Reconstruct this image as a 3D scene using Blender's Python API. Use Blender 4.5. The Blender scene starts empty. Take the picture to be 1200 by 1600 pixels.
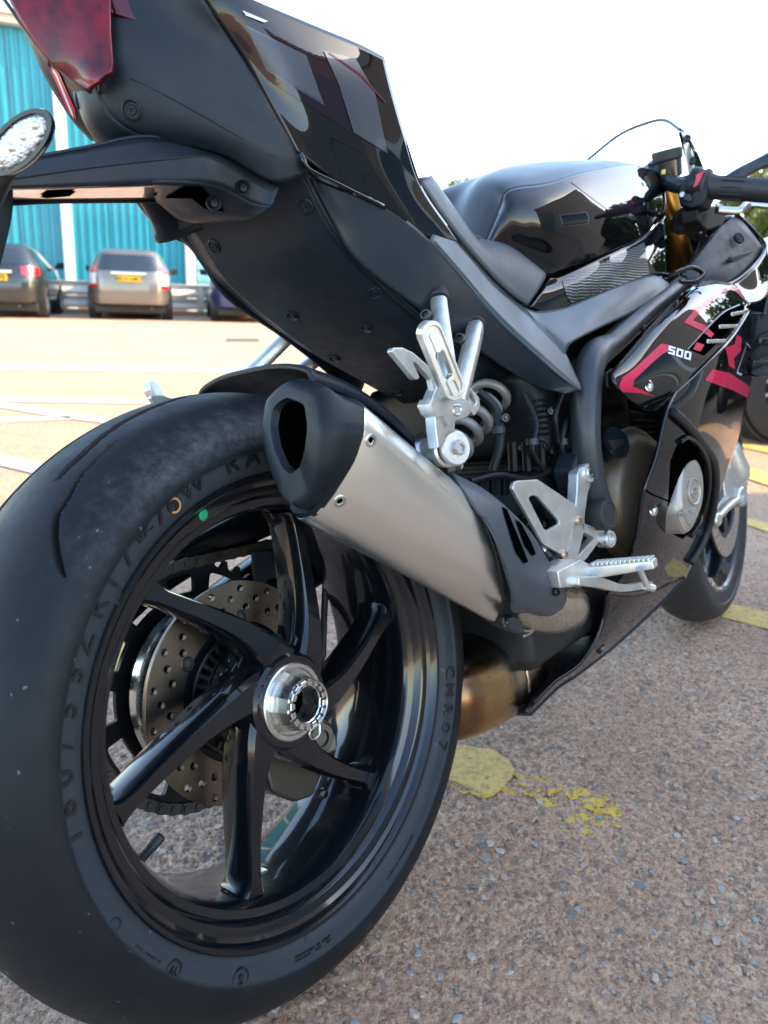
import bpy, bmesh, math, random
import numpy as np
from mathutils import Vector, Matrix
from mathutils.bvhtree import BVHTree
from mathutils.geometry import tessellate_polygon
random.seed(7)
rng = np.random.default_rng(7)
scene = bpy.context.scene
col = scene.collection
rad = math.radians

# ------------------------------------------------------------------ camera
CAM = np.array([-0.50490, -0.52010, 0.71780])
YAW, PITCH, ROLL, FPX = 0.68160, -0.26700, 0.03510, 1242.2
LEAN = 0.2160                       # the motorcycle leans to its left on the side stand
GROUND = -0.007
_fw = np.array([math.cos(YAW)*math.cos(PITCH), math.sin(YAW)*math.cos(PITCH), math.sin(PITCH)])
_rt = np.array([math.sin(YAW), -math.cos(YAW), 0.0]); _up = np.cross(_rt, _fw)
_c, _s = math.cos(ROLL), math.sin(ROLL)
_rt, _up = _c*_rt + _s*_up, -_s*_rt + _c*_up
cd = bpy.data.cameras.new('camera'); cam = bpy.data.objects.new('camera', cd); col.objects.link(cam)
mw = Matrix.Identity(4)
for i in range(3):
    mw[i][0] = _rt[i]; mw[i][1] = _up[i]; mw[i][2] = -_fw[i]; mw[i][3] = CAM[i]
cam.matrix_world = mw
cd.sensor_width = 36.0; cd.lens = FPX/1600*36.0; cd.clip_start = 0.02; cd.clip_end = 2000
cd.dof.use_dof = True; cd.dof.focus_distance = 0.86; cd.dof.aperture_fstop = 7.4
scene.camera = cam

# ------------------------------------------------------------------ sky, sun, exposure
SUN_AZ = math.atan2(-0.61, 0.79)    # towards the sun, in the ground plane
SUN_EL = rad(29)
world = bpy.data.worlds.new('World'); scene.world = world; world.use_nodes = True
wn = world.node_tree.nodes; wl = world.node_tree.links
bg = wn['Background']
sky = wn.new('ShaderNodeTexSky'); sky.sky_type = 'NISHITA'; sky.sun_disc = False
sky.sun_elevation = SUN_EL; sky.sun_rotation = math.pi/2 - SUN_AZ
sky.air_density = 1.0; sky.dust_density = 0.8; sky.ozone_density = 1.0
wl.new(sky.outputs[0], bg.inputs[0]); bg.inputs[1].default_value = 0.15
sd = bpy.data.lights.new('sun', 'SUN'); sun = bpy.data.objects.new('sun', sd); col.objects.link(sun)
sd.energy = 2.0; sd.angle = rad(0.53); sd.color = (1.0, 0.77, 0.47)
sun.rotation_euler = Vector((math.cos(SUN_AZ)*math.cos(SUN_EL), math.sin(SUN_AZ)*math.cos(SUN_EL), math.sin(SUN_EL))).to_track_quat('Z', 'Y').to_euler()
scene.view_settings.view_transform = 'Standard'; scene.view_settings.look = 'None'
scene.view_settings.gamma = 1.0; scene.view_settings.use_curve_mapping = False
scene.view_settings.exposure = 2.6
scene.view_settings.use_white_balance = True            # balanced for the open shade, so sunlit ground turns golden
scene.view_settings.white_balance_temperature = 6900; scene.view_settings.white_balance_tint = 8
scene.render.engine = 'CYCLES'
scene.cycles.max_bounces = 8; scene.cycles.transparent_max_bounces = 12
scene.cycles.use_denoising = True
scene.cycles.sample_clamp_indirect = 6.0
scene.render.film_transparent = False

# ------------------------------------------------------------------ measuring helpers
def _rx(a):
    c, s = math.cos(a), math.sin(a); return np.array([[1, 0, 0], [0, c, -s], [0, s, c]])
RB = _rx(-LEAN); CB = RB.T @ CAM     # camera position in the motorcycle's own (upright) frame
def ray_world(px, py): return _fw + (px-600)/FPX*_rt - (py-800)/FPX*_up
def P(px, py, Y):
    """point of the motorcycle, in its own frame: sight line met with the vertical plane at lateral offset Y (right side negative)"""
    d = RB.T @ ray_world(px, py); return CB + d*((Y-CB[1])/d[1])
def PP(px, py, p0, n):
    d = RB.T @ ray_world(px, py); n = np.array(n); return CB + d*(((np.array(p0)-CB)@n)/(d@n))
def G(px, py, z=GROUND):
    d = ray_world(px, py); return CAM + d*((z-CAM[2])/d[2])
def FAR(px, py, dist):
    """point at a horizontal distance"""
    d = ray_world(px, py); return CAM + d*(dist/math.hypot(d[0], d[1]))
def pts(L): return [P(*q) for q in L]

# ------------------------------------------------------------------ materials
def new_mat(name):
    m = bpy.data.materials.new(name); m.use_nodes = True
    return m, m.node_tree.nodes, m.node_tree.links, m.node_tree.nodes['Principled BSDF']
def mixcol(n, l, fac, a, b):
    x = n.new('ShaderNodeMix'); x.data_type = 'RGBA'
    for s, v in ((6, a), (7, b)):
        if isinstance(v, (tuple, list)): x.inputs[s].default_value = (*v[:3], 1)
        else: l.new(v, x.inputs[s])
    if isinstance(fac, (int, float)): x.inputs[0].default_value = fac
    else: l.new(fac, x.inputs[0])
    return x.outputs[2]
def noise(n, l, scale, detail=4, rough=.55, vec=None, dim=None):
    t = n.new('ShaderNodeTexNoise'); t.inputs['Scale'].default_value = scale; t.inputs['Detail'].default_value = detail
    t.inputs['Roughness'].default_value = rough
    if vec is None:
        c = n.new('ShaderNodeTexCoord'); vec = c.outputs['Object']
    l.new(vec, t.inputs['Vector']); return t.outputs['Fac']
def ramp(n, l, fac, stops):
    r = n.new('ShaderNodeValToRGB'); e = r.color_ramp.elements
    while len(e) < len(stops): e.new(.5)
    for k, (p_, c_) in enumerate(stops):
        e[k].position = p_; e[k].color = (*c_, 1) if isinstance(c_, (tuple, list)) else (c_, c_, c_, 1)
    l.new(fac, r.inputs[0]); return r.outputs[0]
def bumpn(n, l, h, strength, dist):
    b = n.new('ShaderNodeBump'); b.inputs['Strength'].default_value = strength; b.inputs['Distance'].default_value = dist
    l.new(h, b.inputs['Height']); return b.outputs[0]
def M(name, base, rough=.5, metal=0.0, coat=0.0, coat_rough=.03, cvar=None, rvar=None, bump=None, spec=.5, aniso=0.0, trans=0.0, emit=None, ior=None):
    m, n, l, b = new_mat(name)
    b.inputs['Base Color'].default_value = (*base, 1); b.inputs['Roughness'].default_value = rough
    b.inputs['Metallic'].default_value = metal; b.inputs['Coat Weight'].default_value = coat
    b.inputs['Coat Roughness'].default_value = coat_rough; b.inputs['Specular IOR Level'].default_value = spec
    b.inputs['Anisotropic'].default_value = aniso; b.inputs['Transmission Weight'].default_value = trans
    if ior: b.inputs['IOR'].default_value = ior
    if cvar:                        # (scale, other colour)
        f = noise(n, l, cvar[0], 6, .6); f = ramp(n, l, f, ((.35, 0.), (.68, 1.)))
        l.new(mixcol(n, l, f, base, cvar[1]), b.inputs['Base Color'])
    if rvar:                        # (scale, low, high)
        f = noise(n, l, rvar[0], 5, .6); f = ramp(n, l, f, ((.3, rvar[1]), (.7, rvar[2]))); l.new(f, b.inputs['Roughness'])
    if bump:                        # (scale, strength, distance)
        f = noise(n, l, bump[0], 3, .6); l.new(bumpn(n, l, f, bump[1], bump[2]), b.inputs['Normal'])
    return m

gloss_black = M('gloss black paint', (.003, .0035, .005), .4, coat=1.0, coat_rough=.012, spec=.0, bump=(420, .015, .0003))
matte_black = M('matte black plastic', (.006, .011, .017), .46, rvar=(60, .38, .54), bump=(1500, .10, .0003), spec=.32, cvar=(55, (.009, .015, .022)))
satin_black = M('satin black metal', (.011, .017, .024), .38, metal=.0, spec=.4, rvar=(30, .33, .42), bump=(900, .06, .0003))
frame_grey = M('sky lit frame paint', (.048, .066, .077), .36, metal=.5, rvar=(20, .3, .4), bump=(1200, .05, .0002))  # paler than the cover below: sky light put into the colour
black_part = M('black cast part', (.005, .006, .008), .45, spec=.28, rvar=(50, .35, .5), bump=(500, .15, .0006))
wheel_black = M('semi gloss wheel black', (.003, .004, .006), .3, coat=1.0, coat_rough=.07, spec=.1, bump=(900, .10, .0005), rvar=(40, .25, .35))
soft_rubber = M('soft rubber', (.016, .016, .017), .55, bump=(600, .12, .0004))
silver_cast = M('silver cast aluminium', (.70, .70, .675), .36, metal=.85, rvar=(70, .30, .46), bump=(1100, .22, .0005), cvar=(45, (.54, .54, .52)))
bright_alu = M('machined aluminium', (.64, .63, .60), .28, metal=1.0, rvar=(90, .2, .38), bump=(500, .05, .0003))
spring_paint = M('grey spring paint', (.24, .23, .22), .4, metal=.2, rvar=(40, .3, .45))
zinc = M('zinc bolt', (.6, .59, .56), .28, metal=1.0)
dark_steel = M('dark steel', (.09, .088, .085), .38, metal=1.0, rvar=(60, .3, .5))
disc_steel = M('brake disc steel', (.17, .143, .12), .33, metal=1.0, rvar=(25, .24, .38), aniso=.5)
bronze = M('bronze engine cover', (.34, .25, .175), .42, metal=.6, rvar=(40, .36, .5), bump=(700, .08, .0004))
gold_anod = M('gold anodised fork', (.85, .44, .1), .25, metal=1.0)
grey_cover = M('warm grey cover', (.42, .38, .335), .4, metal=.7, rvar=(60, .35, .48), bump=(900, .08, .0003))
decal_red = M('crimson decal', (.50, .012, .06), .45, coat=.6, coat_rough=.03, spec=.1)
decal_silver = M('silver decal', (.62, .64, .66), .3, coat=.6)
decal_blue = M('grey blue decal', (.026, .034, .05), .3, coat=.9)
decal_navy = M('dark navy decal', (.016, .026, .045), .42, coat=.4, coat_rough=.2)
decal_plum = M('dark plum decal', (.009, .004, .008), .4, coat=1., coat_rough=.02, spec=.0)
red_plastic = M('red switch', (.5, .02, .05), .35)
green_dot = M('green paint dot', (.0, .3, .13), .45)
orange_ink = M('orange ink', (.45, .2, .05), .6)
dark_hole = M('opening shade', (.0008, .0008, .0008), .9, spec=.0)  # black stands in for the shade inside openings, recesses and seams
seat_vinyl = M('grey seat vinyl', (.07, .078, .085), .5, bump=(900, .25, .0005), rvar=(30, .44, .56))
white_plastic = M('white enamel', (.72, .72, .7), .35)

# ------------------------------------------------------------------ mesh helpers
def tag(o, label=None, category=None, group=None, kind=None):
    if label: o['label'] = label
    if category: o['category'] = category
    if group: o['group'] = group
    if kind: o['kind'] = kind
    return o
def empty(name, loc=(0, 0, 0), rot=(0, 0, 0), parent=None):
    o = bpy.data.objects.new(name, None); col.objects.link(o); o.location = loc; o.rotation_euler = rot
    o.empty_display_size = .05
    if parent: o.parent = parent
    return o
def link(name, me, mat, parent):
    o = bpy.data.objects.new(name, me); col.objects.link(o)
    if mat: me.materials.append(mat)
    if parent: o.parent = parent
    return o
def finish(bm, name, mat, parent, smooth=True, angle=38, bevel=0, seg=3, bang=30):
    bmesh.ops.remove_doubles(bm, verts=bm.verts, dist=1e-5)
    if bevel:
        es = [e for e in bm.edges if len(e.link_faces) == 2 and e.calc_face_angle(0) > rad(bang)]
        try: bmesh.ops.bevel(bm, geom=es, offset=bevel, segments=seg, profile=.6, affect='EDGES', clamp_overlap=True)
        except Exception: pass
    bmesh.ops.recalc_face_normals(bm, faces=bm.faces)
    me = bpy.data.meshes.new(name); bm.to_mesh(me); bm.free()
    if smooth:
        me.shade_smooth(); me.set_sharp_from_angle(angle=rad(angle))
    return link(name, me, mat, parent)
def raw(name, V, F, mat, parent, smooth=True, angle=38, recalc=False):
    me = bpy.data.meshes.new(name); me.from_pydata([tuple(map(float, v)) for v in V], [], F); me.update()
    if recalc:
        bm = bmesh.new(); bm.from_mesh(me); bmesh.ops.recalc_face_normals(bm, faces=bm.faces); bm.to_mesh(me); bm.free()
    if smooth:
        me.shade_smooth(); me.set_sharp_from_angle(angle=rad(angle))
    return link(name, me, mat, parent)
def crom(A, n, closed=False):
    """Catmull-Rom through the points, n steps for each span"""
    A = np.array(A, float); out = []; N = len(A); spans = N if closed else N-1
    for i in range(spans):
        if closed: p0, p1, p2, p3 = A[(i-1) % N], A[i], A[(i+1) % N], A[(i+2) % N]
        else:
            p1, p2 = A[i], A[i+1]
            p0 = A[i-1] if i > 0 else 2*p1-p2
            p3 = A[i+2] if i+2 < N else 2*p2-p1
        for k in range(n):
            t = k/n
            out.append(.5*((2*p1) + (-p0+p2)*t + (2*p0-5*p1+4*p2-p3)*t*t + (-p0+3*p1-3*p2+p3)*t**3))
    if not closed: out.append(A[-1])
    return np.array(out)
class Patch: pass
def surf(name, rows, mat, parent, nu=6, nv=6, thick=.003, flip=None, mirror=False, lin=False, angle=60):
    """smooth panel through a grid of points; the shell grows inwards"""
    R = [crom(r, nu) for r in rows]
    R = np.array(R)
    if lin: C_ = np.concatenate([np.stack([R[i]*(1-t)+R[i+1]*t for t in np.linspace(0, 1, nv, endpoint=False)]) for i in range(len(R)-1)]+[R[-1:]]); angle = min(angle, 14)
    else: C_ = np.stack([crom(R[:, j], nv) for j in range(R.shape[1])], 1)
    nr, nc = C_.shape[:2]; V = C_.reshape(-1, 3)
    F = [(i*nc+j, i*nc+j+1, (i+1)*nc+j+1, (i+1)*nc+j) for i in range(nr-1) for j in range(nc-1)]
    a, b, c = V[F[len(F)//2][0]], V[F[len(F)//2][1]], V[F[len(F)//2][2]]
    if flip is None: flip = np.dot(np.cross(b-a, c-b), CB-a) < 0
    if flip: F = [f[::-1] for f in F]
    o = raw(name, V, F, mat, parent, angle=angle)
    if thick:
        s = o.modifiers.new('shell', 'SOLIDIFY'); s.thickness = thick; s.offset = -1
    r = Patch(); r.obj = o; r.bvh = BVHTree.FromPolygons([tuple(v) for v in V], F); r.grid = C_
    if mirror:
        V2 = V*np.array([1, -1, 1]); o2 = raw(name, V2, [f[::-1] for f in F], mat, parent, angle=angle)
        if thick:
            s = o2.modifiers.new('shell', 'SOLIDIFY'); s.thickness = thick; s.offset = -1
        r.left = o2
    return r
def lathe(name, prof, mat, parent, n=96, cx=0., cz=0., closed=False, a0=0., a1=2*math.pi, angle=35):
    """profile of (Y, radius) turned about the axis that runs across the machine"""
    full = abs(a1-a0-2*math.pi) < 1e-6; m = len(prof); V = []; F = []; k = n if full else n+1
    for i in range(k):
        a = a0+(a1-a0)*i/n
        for y, r in prof: V.append((cx+r*math.cos(a), y, cz+r*math.sin(a)))
    for i in range(n):
        i2 = (i+1) % k
        for j in range(m if closed else m-1):
            j2 = (j+1) % m; F.append((i*m+j, i2*m+j, i2*m+j2, i*m+j2))
    return raw(name, V, F, mat, parent, angle=angle, recalc=True)
def frames(path):
    T = np.gradient(np.array(path), axis=0); T /= np.linalg.norm(T, axis=1)[:, None]
    n = np.cross(T[0], [0, 0, 1.]);
    if np.linalg.norm(n) < .1: n = np.cross(T[0], [0, 1., 0])
    n /= np.linalg.norm(n); N = [n]
    for i in range(1, len(T)):
        v = N[-1]-T[i]*np.dot(N[-1], T[i]); N.append(v/np.linalg.norm(v))
    N = np.array(N); return T, N, np.cross(T, N)
def tube(name, ctrl, r, mat, parent, n=12, step=6, cap=True, square=None, smooth_path=True, angle=40):
    """round (or rounded square) bar along a smooth path; r one radius or one for each control point"""
    ctrl = np.array(ctrl, float); rr = np.full(len(ctrl), r) if np.isscalar(r) else np.array(r, float)
    A = np.concatenate([ctrl, rr[:, None]], 1); A = crom(A, step) if smooth_path and len(ctrl) > 2 else A
    path, rr = A[:, :3], A[:, 3]; T, N, B = frames(path); V = []; F = []
    for i in range(len(path)):
        for k in range(n):
            a = 2*math.pi*(k+.5)/n; ca, sa = math.cos(a), math.sin(a)
            if square:
                q = (abs(ca)**square+abs(sa)**square)**(-1/square); ca *= q; sa *= q
            V.append(path[i]+rr[i]*(ca*N[i]+sa*B[i]))
    for i in range(len(path)-1):
        for k in range(n):
            k2 = (k+1) % n; F.append((i*n+k, i*n+k2, (i+1)*n+k2, (i+1)*n+k))
    if cap:
        F.append(tuple(range(n))[::-1]); F.append(tuple((len(path)-1)*n+k for k in range(n)))
    return raw(name, V, F, mat, parent, angle=angle, recalc=True)
def loft(name, loops, mat, parent, cap0=True, cap1=True, angle=38, smooth=0, bevel=0, across=0):
    """skin closed loops of equal count"""
    L = np.array(loops, float)
    if across: L = np.array([crom(q, across, True) for q in L])
    if smooth: L = np.stack([crom(L[:, j], smooth) for j in range(L.shape[1])], 1)
    k, m = L.shape[:2]; V = L.reshape(-1, 3); F = []
    for i in range(k-1):
        for j in range(m):
            j2 = (j+1) % m; F.append((i*m+j, i*m+j2, (i+1)*m+j2, (i+1)*m+j))
    if cap0: F.append(tuple(range(m))[::-1])
    if cap1: F.append(tuple((k-1)*m+j for j in range(m)))
    bm = bmesh.new(); vs = [bm.verts.new(v) for v in V]
    for f in F:
        try: bm.faces.new([vs[i] for i in f])
        except ValueError: pass
    return finish(bm, name, mat, parent, angle=angle, bevel=bevel)
def outline_plate(name, outer, holes, origin, ax, ay, thick, mat, parent, bevel=.0008, res=0):
    """flat plate with real holes: 2D outlines in the plane (ax, ay) through origin, thickness centred on the plane"""
    cu = bpy.data.curves.new(name, 'CURVE'); cu.dimensions = '2D'; cu.fill_mode = 'BOTH'
    cu.extrude = max(thick/2-bevel, .0001); cu.bevel_depth = bevel; cu.bevel_resolution = 1; cu.offset = -bevel
    for lp in [outer]+list(holes):
        sp = cu.splines.new('POLY'); sp.points.add(len(lp)-1); sp.use_cyclic_u = True
        for q, (x, y) in zip(sp.points, lp): q.co = (x, y, 0, 1)
    ob = bpy.data.objects.new('tmp', cu); col.objects.link(ob)
    me = bpy.data.meshes.new_from_object(ob.evaluated_get(bpy.context.evaluated_depsgraph_get()))
    bpy.data.objects.remove(ob); bpy.data.curves.remove(cu)
    ax = np.array(ax, float); ax /= np.linalg.norm(ax); ay = np.array(ay, float); ay -= ax*(ax@ay); ay /= np.linalg.norm(ay); az = np.cross(ax, ay)
    m = Matrix.Identity(4)
    for i in range(3): m[i][0] = ax[i]; m[i][1] = ay[i]; m[i][2] = az[i]; m[i][3] = origin[i]
    me.transform(m); me.name = name
    bm = bmesh.new(); bm.from_mesh(me); bmesh.ops.remove_doubles(bm, verts=bm.verts, dist=1e-6); bmesh.ops.recalc_face_normals(bm, faces=bm.faces); bm.to_mesh(me); bm.free()
    me.materials.clear(); me.shade_smooth(); me.set_sharp_from_angle(angle=rad(18))
    return link(name, me, mat, parent)
def plate(name, L, Y, thick, mat, parent, holes=(), bevel=.0008, rnd=0.):
    """upright plate at lateral offset Y, outline given as measured points; thickness runs inwards"""
    to2 = lambda lp: [(q[0], q[2]) for q in (P(x, y, Y) for x, y in lp)]
    o = to2(L)
    if rnd: o = rounded(o, rnd)
    return outline_plate(name, o, [rounded(to2(h), rnd) if rnd else to2(h) for h in holes], (0, Y+thick/2, 0), (1, 0, 0), (0, 0, 1), thick, mat, parent, bevel)
def rounded(L, r, n=4):
    L = [np.array(q, float) for q in L]; out = []; N = len(L)
    for i in range(N):
        a, b, c = L[i-1], L[i], L[(i+1) % N]; u = a-b; w = c-b
        lu, lw = np.linalg.norm(u), np.linalg.norm(w); k = min(r, lu*.45, lw*.45)
        s, e = b+u/lu*k, b+w/lw*k
        for t in np.linspace(0, 1, n+1): out.append((1-t)**2*s+2*t*(1-t)*b+t*t*e)
    return [tuple(q) for q in out]
def prism(name, loop, vec, mat, parent, bevel=.002, seg=3):
    """solid: a loop of 3D points pushed along vec"""
    loop = [np.array(q, float) for q in loop]; vec = np.array(vec, float)
    bm = bmesh.new(); a = [bm.verts.new(q) for q in loop]; b = [bm.verts.new(q+vec) for q in loop]; n = len(a)
    bm.faces.new(a); bm.faces.new(b[::-1])
    for i in range(n): bm.faces.new((a[i], b[i], b[(i+1) % n], a[(i+1) % n]))
    return finish(bm, name, mat, parent, bevel=bevel, seg=seg)
def block(name, lo, hi, mat, parent, bevel=.002, rot=None):
    bm = bmesh.new(); bmesh.ops.create_cube(bm, size=1); lo = np.array(lo); hi = np.array(hi); c = (lo+hi)/2
    for v in bm.verts:
        q = np.array(v.co)*(hi-lo)
        if rot is not None: q = rot@q
        v.co = q+c
    return finish(bm, name, mat, parent, bevel=bevel)
def axes(n):
    n = np.array(n, float); n /= np.linalg.norm(n); a = np.cross(n, [0, 0, 1.]) if abs(n[2]) < .9 else np.cross(n, [1., 0, 0])
    a /= np.linalg.norm(a); return n, a, np.cross(n, a)
def turned(name, origin, n, prof, mat, parent, k=24, hexa=False, angle=35):
    """profile of (height along n, radius) turned about n"""
    n, a, b = axes(n); V = []; F = []; m = len(prof); origin = np.array(origin, float)
    for i in range(k):
        t = 2*math.pi*i/k
        for h, r in prof: V.append(origin+n*h+r*(math.cos(t)*a+math.sin(t)*b))
    for i in range(k):
        i2 = (i+1) % k
        for j in range(m-1): F.append((i*m+j, i2*m+j, i2*m+j+1, i*m+j+1))
    F.append(tuple(i*m for i in range(k))); F.append(tuple(i*m+m-1 for i in range(k)))
    return raw(name, V, F, mat, parent, angle=angle, recalc=True)
def bolt(p, n, r, mat, parent, name='bolt', socket=True):
    """button head with a real socket"""
    pr = [(-r*.5, r), (r*.25, r), (r*.55, r*.78), (r*.62, r*.5)]
    if socket: pr += [(r*.15, r*.44), (r*.12, r*.02)]
    return turned(name, p, n, pr, mat, parent, 18)
def plug(p, n, r, parent, mat=None):
    """plastic trim rivet sunk in a dish"""
    r *= 1.2
    return turned('trim_rivet', p, n, [(-.003, r), (.0016, r), (.0022, r*.88), (.0002, r*.76), (.0002, r*.5), (.0018, r*.42), (.0018, r*.2), (.0003, r*.14)], mat or matte_black, parent, 20)
def project(pp, bvh, lift=.0009):
    """sight line met with a built panel, raised a hair above it"""
    d = Vector(RB.T @ ray_world(*pp)).normalized(); h = bvh.ray_cast(Vector(CB), d)
    if h[0] is None:
        q = bvh.find_nearest(Vector(CB)+d*.9); return np.array(q[0]) if q[0] is not None else None
    nn = h[1] if h[1].dot(d) < 0 else -h[1]
    return np.array(h[0]+nn*lift)
def decal(name, L, bvh, mat, parent, cuts=3, lift=.0009, holes=()):
    bm = bmesh.new(); lps = [[Vector((x, y, 0)) for x, y in lp] for lp in [L]+list(holes)]
    vs = [bm.verts.new(q) for lp in lps for q in lp]
    for t in tessellate_polygon(lps):
        try: bm.faces.new([vs[i] for i in t])
        except ValueError: pass
    for _ in range(cuts):
        bmesh.ops.subdivide_edges(bm, edges=[e for e in bm.edges if e.calc_length() > 7], cuts=1, use_grid_fill=False)
        bmesh.ops.triangulate(bm, faces=bm.faces)
    for v in bm.verts:
        q = project((v.co.x, v.co.y), bvh, lift)
        if q is not None: v.co = q
    bmesh.ops.recalc_face_normals(bm, faces=bm.faces)
    me = bpy.data.meshes.new(name); bm.to_mesh(me); bm.free(); me.shade_smooth()
    return link(name, me, mat, parent)
def text_mesh(s, size=1.0, bold=0.0, extrude=0.0, shear=0.0, space=1.0):
    cu = bpy.data.curves.new('t', 'FONT'); cu.body = s; cu.size = size; cu.offset = bold; cu.extrude = extrude; cu.shear = shear
    cu.space_character = space; cu.align_x = 'CENTER'; cu.align_y = 'CENTER'; cu.resolution_u = 3
    ob = bpy.data.objects.new('t', cu); col.objects.link(ob)
    me = bpy.data.meshes.new_from_object(ob.evaluated_get(bpy.context.evaluated_depsgraph_get()))
    bpy.data.objects.remove(ob); bpy.data.curves.remove(cu); me.materials.clear(); return me
# ================================================================== motorcycle
bike = empty('sport_motorcycle', (0, 0, 0), (-LEAN, 0, 0))
tag(bike, 'black sport motorcycle with crimson graphics leaning on its stand in the foreground', 'motorcycle')
AXZ = .313                                                   # rear axle height

def tyre_material():
    m, n, l, b = new_mat('tyre rubber')
    tc = n.new('ShaderNodeTexCoord')
    f1 = noise(n, l, 34, 6, .65); f2 = noise(n, l, 420, 3, .6); f3 = noise(n, l, 9, 4, .6)
    c = mixcol(n, l, ramp(n, l, f3, ((.4, 0.), (.7, 1.))), (.005, .0062, .0078), (.009, .0108, .013))
    # shoulder band, upper rear only: pale bluish specks in a broken streak beside the sidewall edge
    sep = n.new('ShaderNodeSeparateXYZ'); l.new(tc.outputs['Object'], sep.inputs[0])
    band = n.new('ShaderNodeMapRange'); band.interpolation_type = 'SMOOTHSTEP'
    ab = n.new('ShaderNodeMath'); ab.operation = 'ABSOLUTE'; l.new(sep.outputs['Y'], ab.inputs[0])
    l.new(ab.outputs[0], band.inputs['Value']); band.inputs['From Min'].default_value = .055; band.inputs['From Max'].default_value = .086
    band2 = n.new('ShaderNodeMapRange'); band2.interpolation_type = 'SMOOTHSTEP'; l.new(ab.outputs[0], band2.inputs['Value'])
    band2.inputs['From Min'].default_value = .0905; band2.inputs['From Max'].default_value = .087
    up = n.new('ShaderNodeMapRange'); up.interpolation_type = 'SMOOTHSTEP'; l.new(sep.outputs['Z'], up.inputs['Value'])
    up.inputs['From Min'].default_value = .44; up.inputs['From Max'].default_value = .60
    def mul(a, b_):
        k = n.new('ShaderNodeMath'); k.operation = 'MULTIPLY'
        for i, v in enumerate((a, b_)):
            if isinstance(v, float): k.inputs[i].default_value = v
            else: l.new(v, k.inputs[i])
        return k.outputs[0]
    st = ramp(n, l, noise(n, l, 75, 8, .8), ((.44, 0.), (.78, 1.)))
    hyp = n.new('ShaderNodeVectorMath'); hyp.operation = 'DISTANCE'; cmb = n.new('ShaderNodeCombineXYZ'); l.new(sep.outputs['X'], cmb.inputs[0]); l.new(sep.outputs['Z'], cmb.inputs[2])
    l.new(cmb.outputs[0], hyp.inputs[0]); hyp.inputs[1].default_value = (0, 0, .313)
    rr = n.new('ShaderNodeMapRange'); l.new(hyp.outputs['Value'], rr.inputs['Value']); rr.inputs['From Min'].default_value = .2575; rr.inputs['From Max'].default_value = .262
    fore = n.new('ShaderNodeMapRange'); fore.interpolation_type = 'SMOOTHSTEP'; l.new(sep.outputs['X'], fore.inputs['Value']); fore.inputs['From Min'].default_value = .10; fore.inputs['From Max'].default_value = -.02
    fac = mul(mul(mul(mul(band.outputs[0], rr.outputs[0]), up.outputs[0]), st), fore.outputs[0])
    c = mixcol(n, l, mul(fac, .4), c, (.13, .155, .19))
    sw_ = n.new('ShaderNodeMapRange'); l.new(hyp.outputs['Value'], sw_.inputs['Value']); sw_.inputs['From Min'].default_value = .2545; sw_.inputs['From Max'].default_value = .2525
    c = mixcol(n, l, sw_.outputs[0], c, (.026, .031, .037))  # sidewall paler: light from its angle put into the colour
    spk = ramp(n, l, noise(n, l, 150, 2, .5), ((.735, 0.), (.76, 1.)))
    c = mixcol(n, l, mul(spk, .5), c, (.2, .2, .19))
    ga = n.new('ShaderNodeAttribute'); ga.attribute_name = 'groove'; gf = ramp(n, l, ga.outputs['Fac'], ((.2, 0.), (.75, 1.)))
    c = mixcol(n, l, gf, c, (.004, .004, .0045))                 # shade in the grooves painted as darker colour, by depth of cut
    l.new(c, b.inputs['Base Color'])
    l.new(mixcol(n, l, gf, ramp(n, l, f1, ((.3, .42), (.7, .6))), (.95, .95, .95)), b.inputs['Roughness'])
    b.inputs['Specular IOR Level'].default_value = .23
    l.new(bumpn(n, l, f2, .22, .0006), b.inputs['Normal'])
    return m
tyre_mat = tyre_material()

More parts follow.
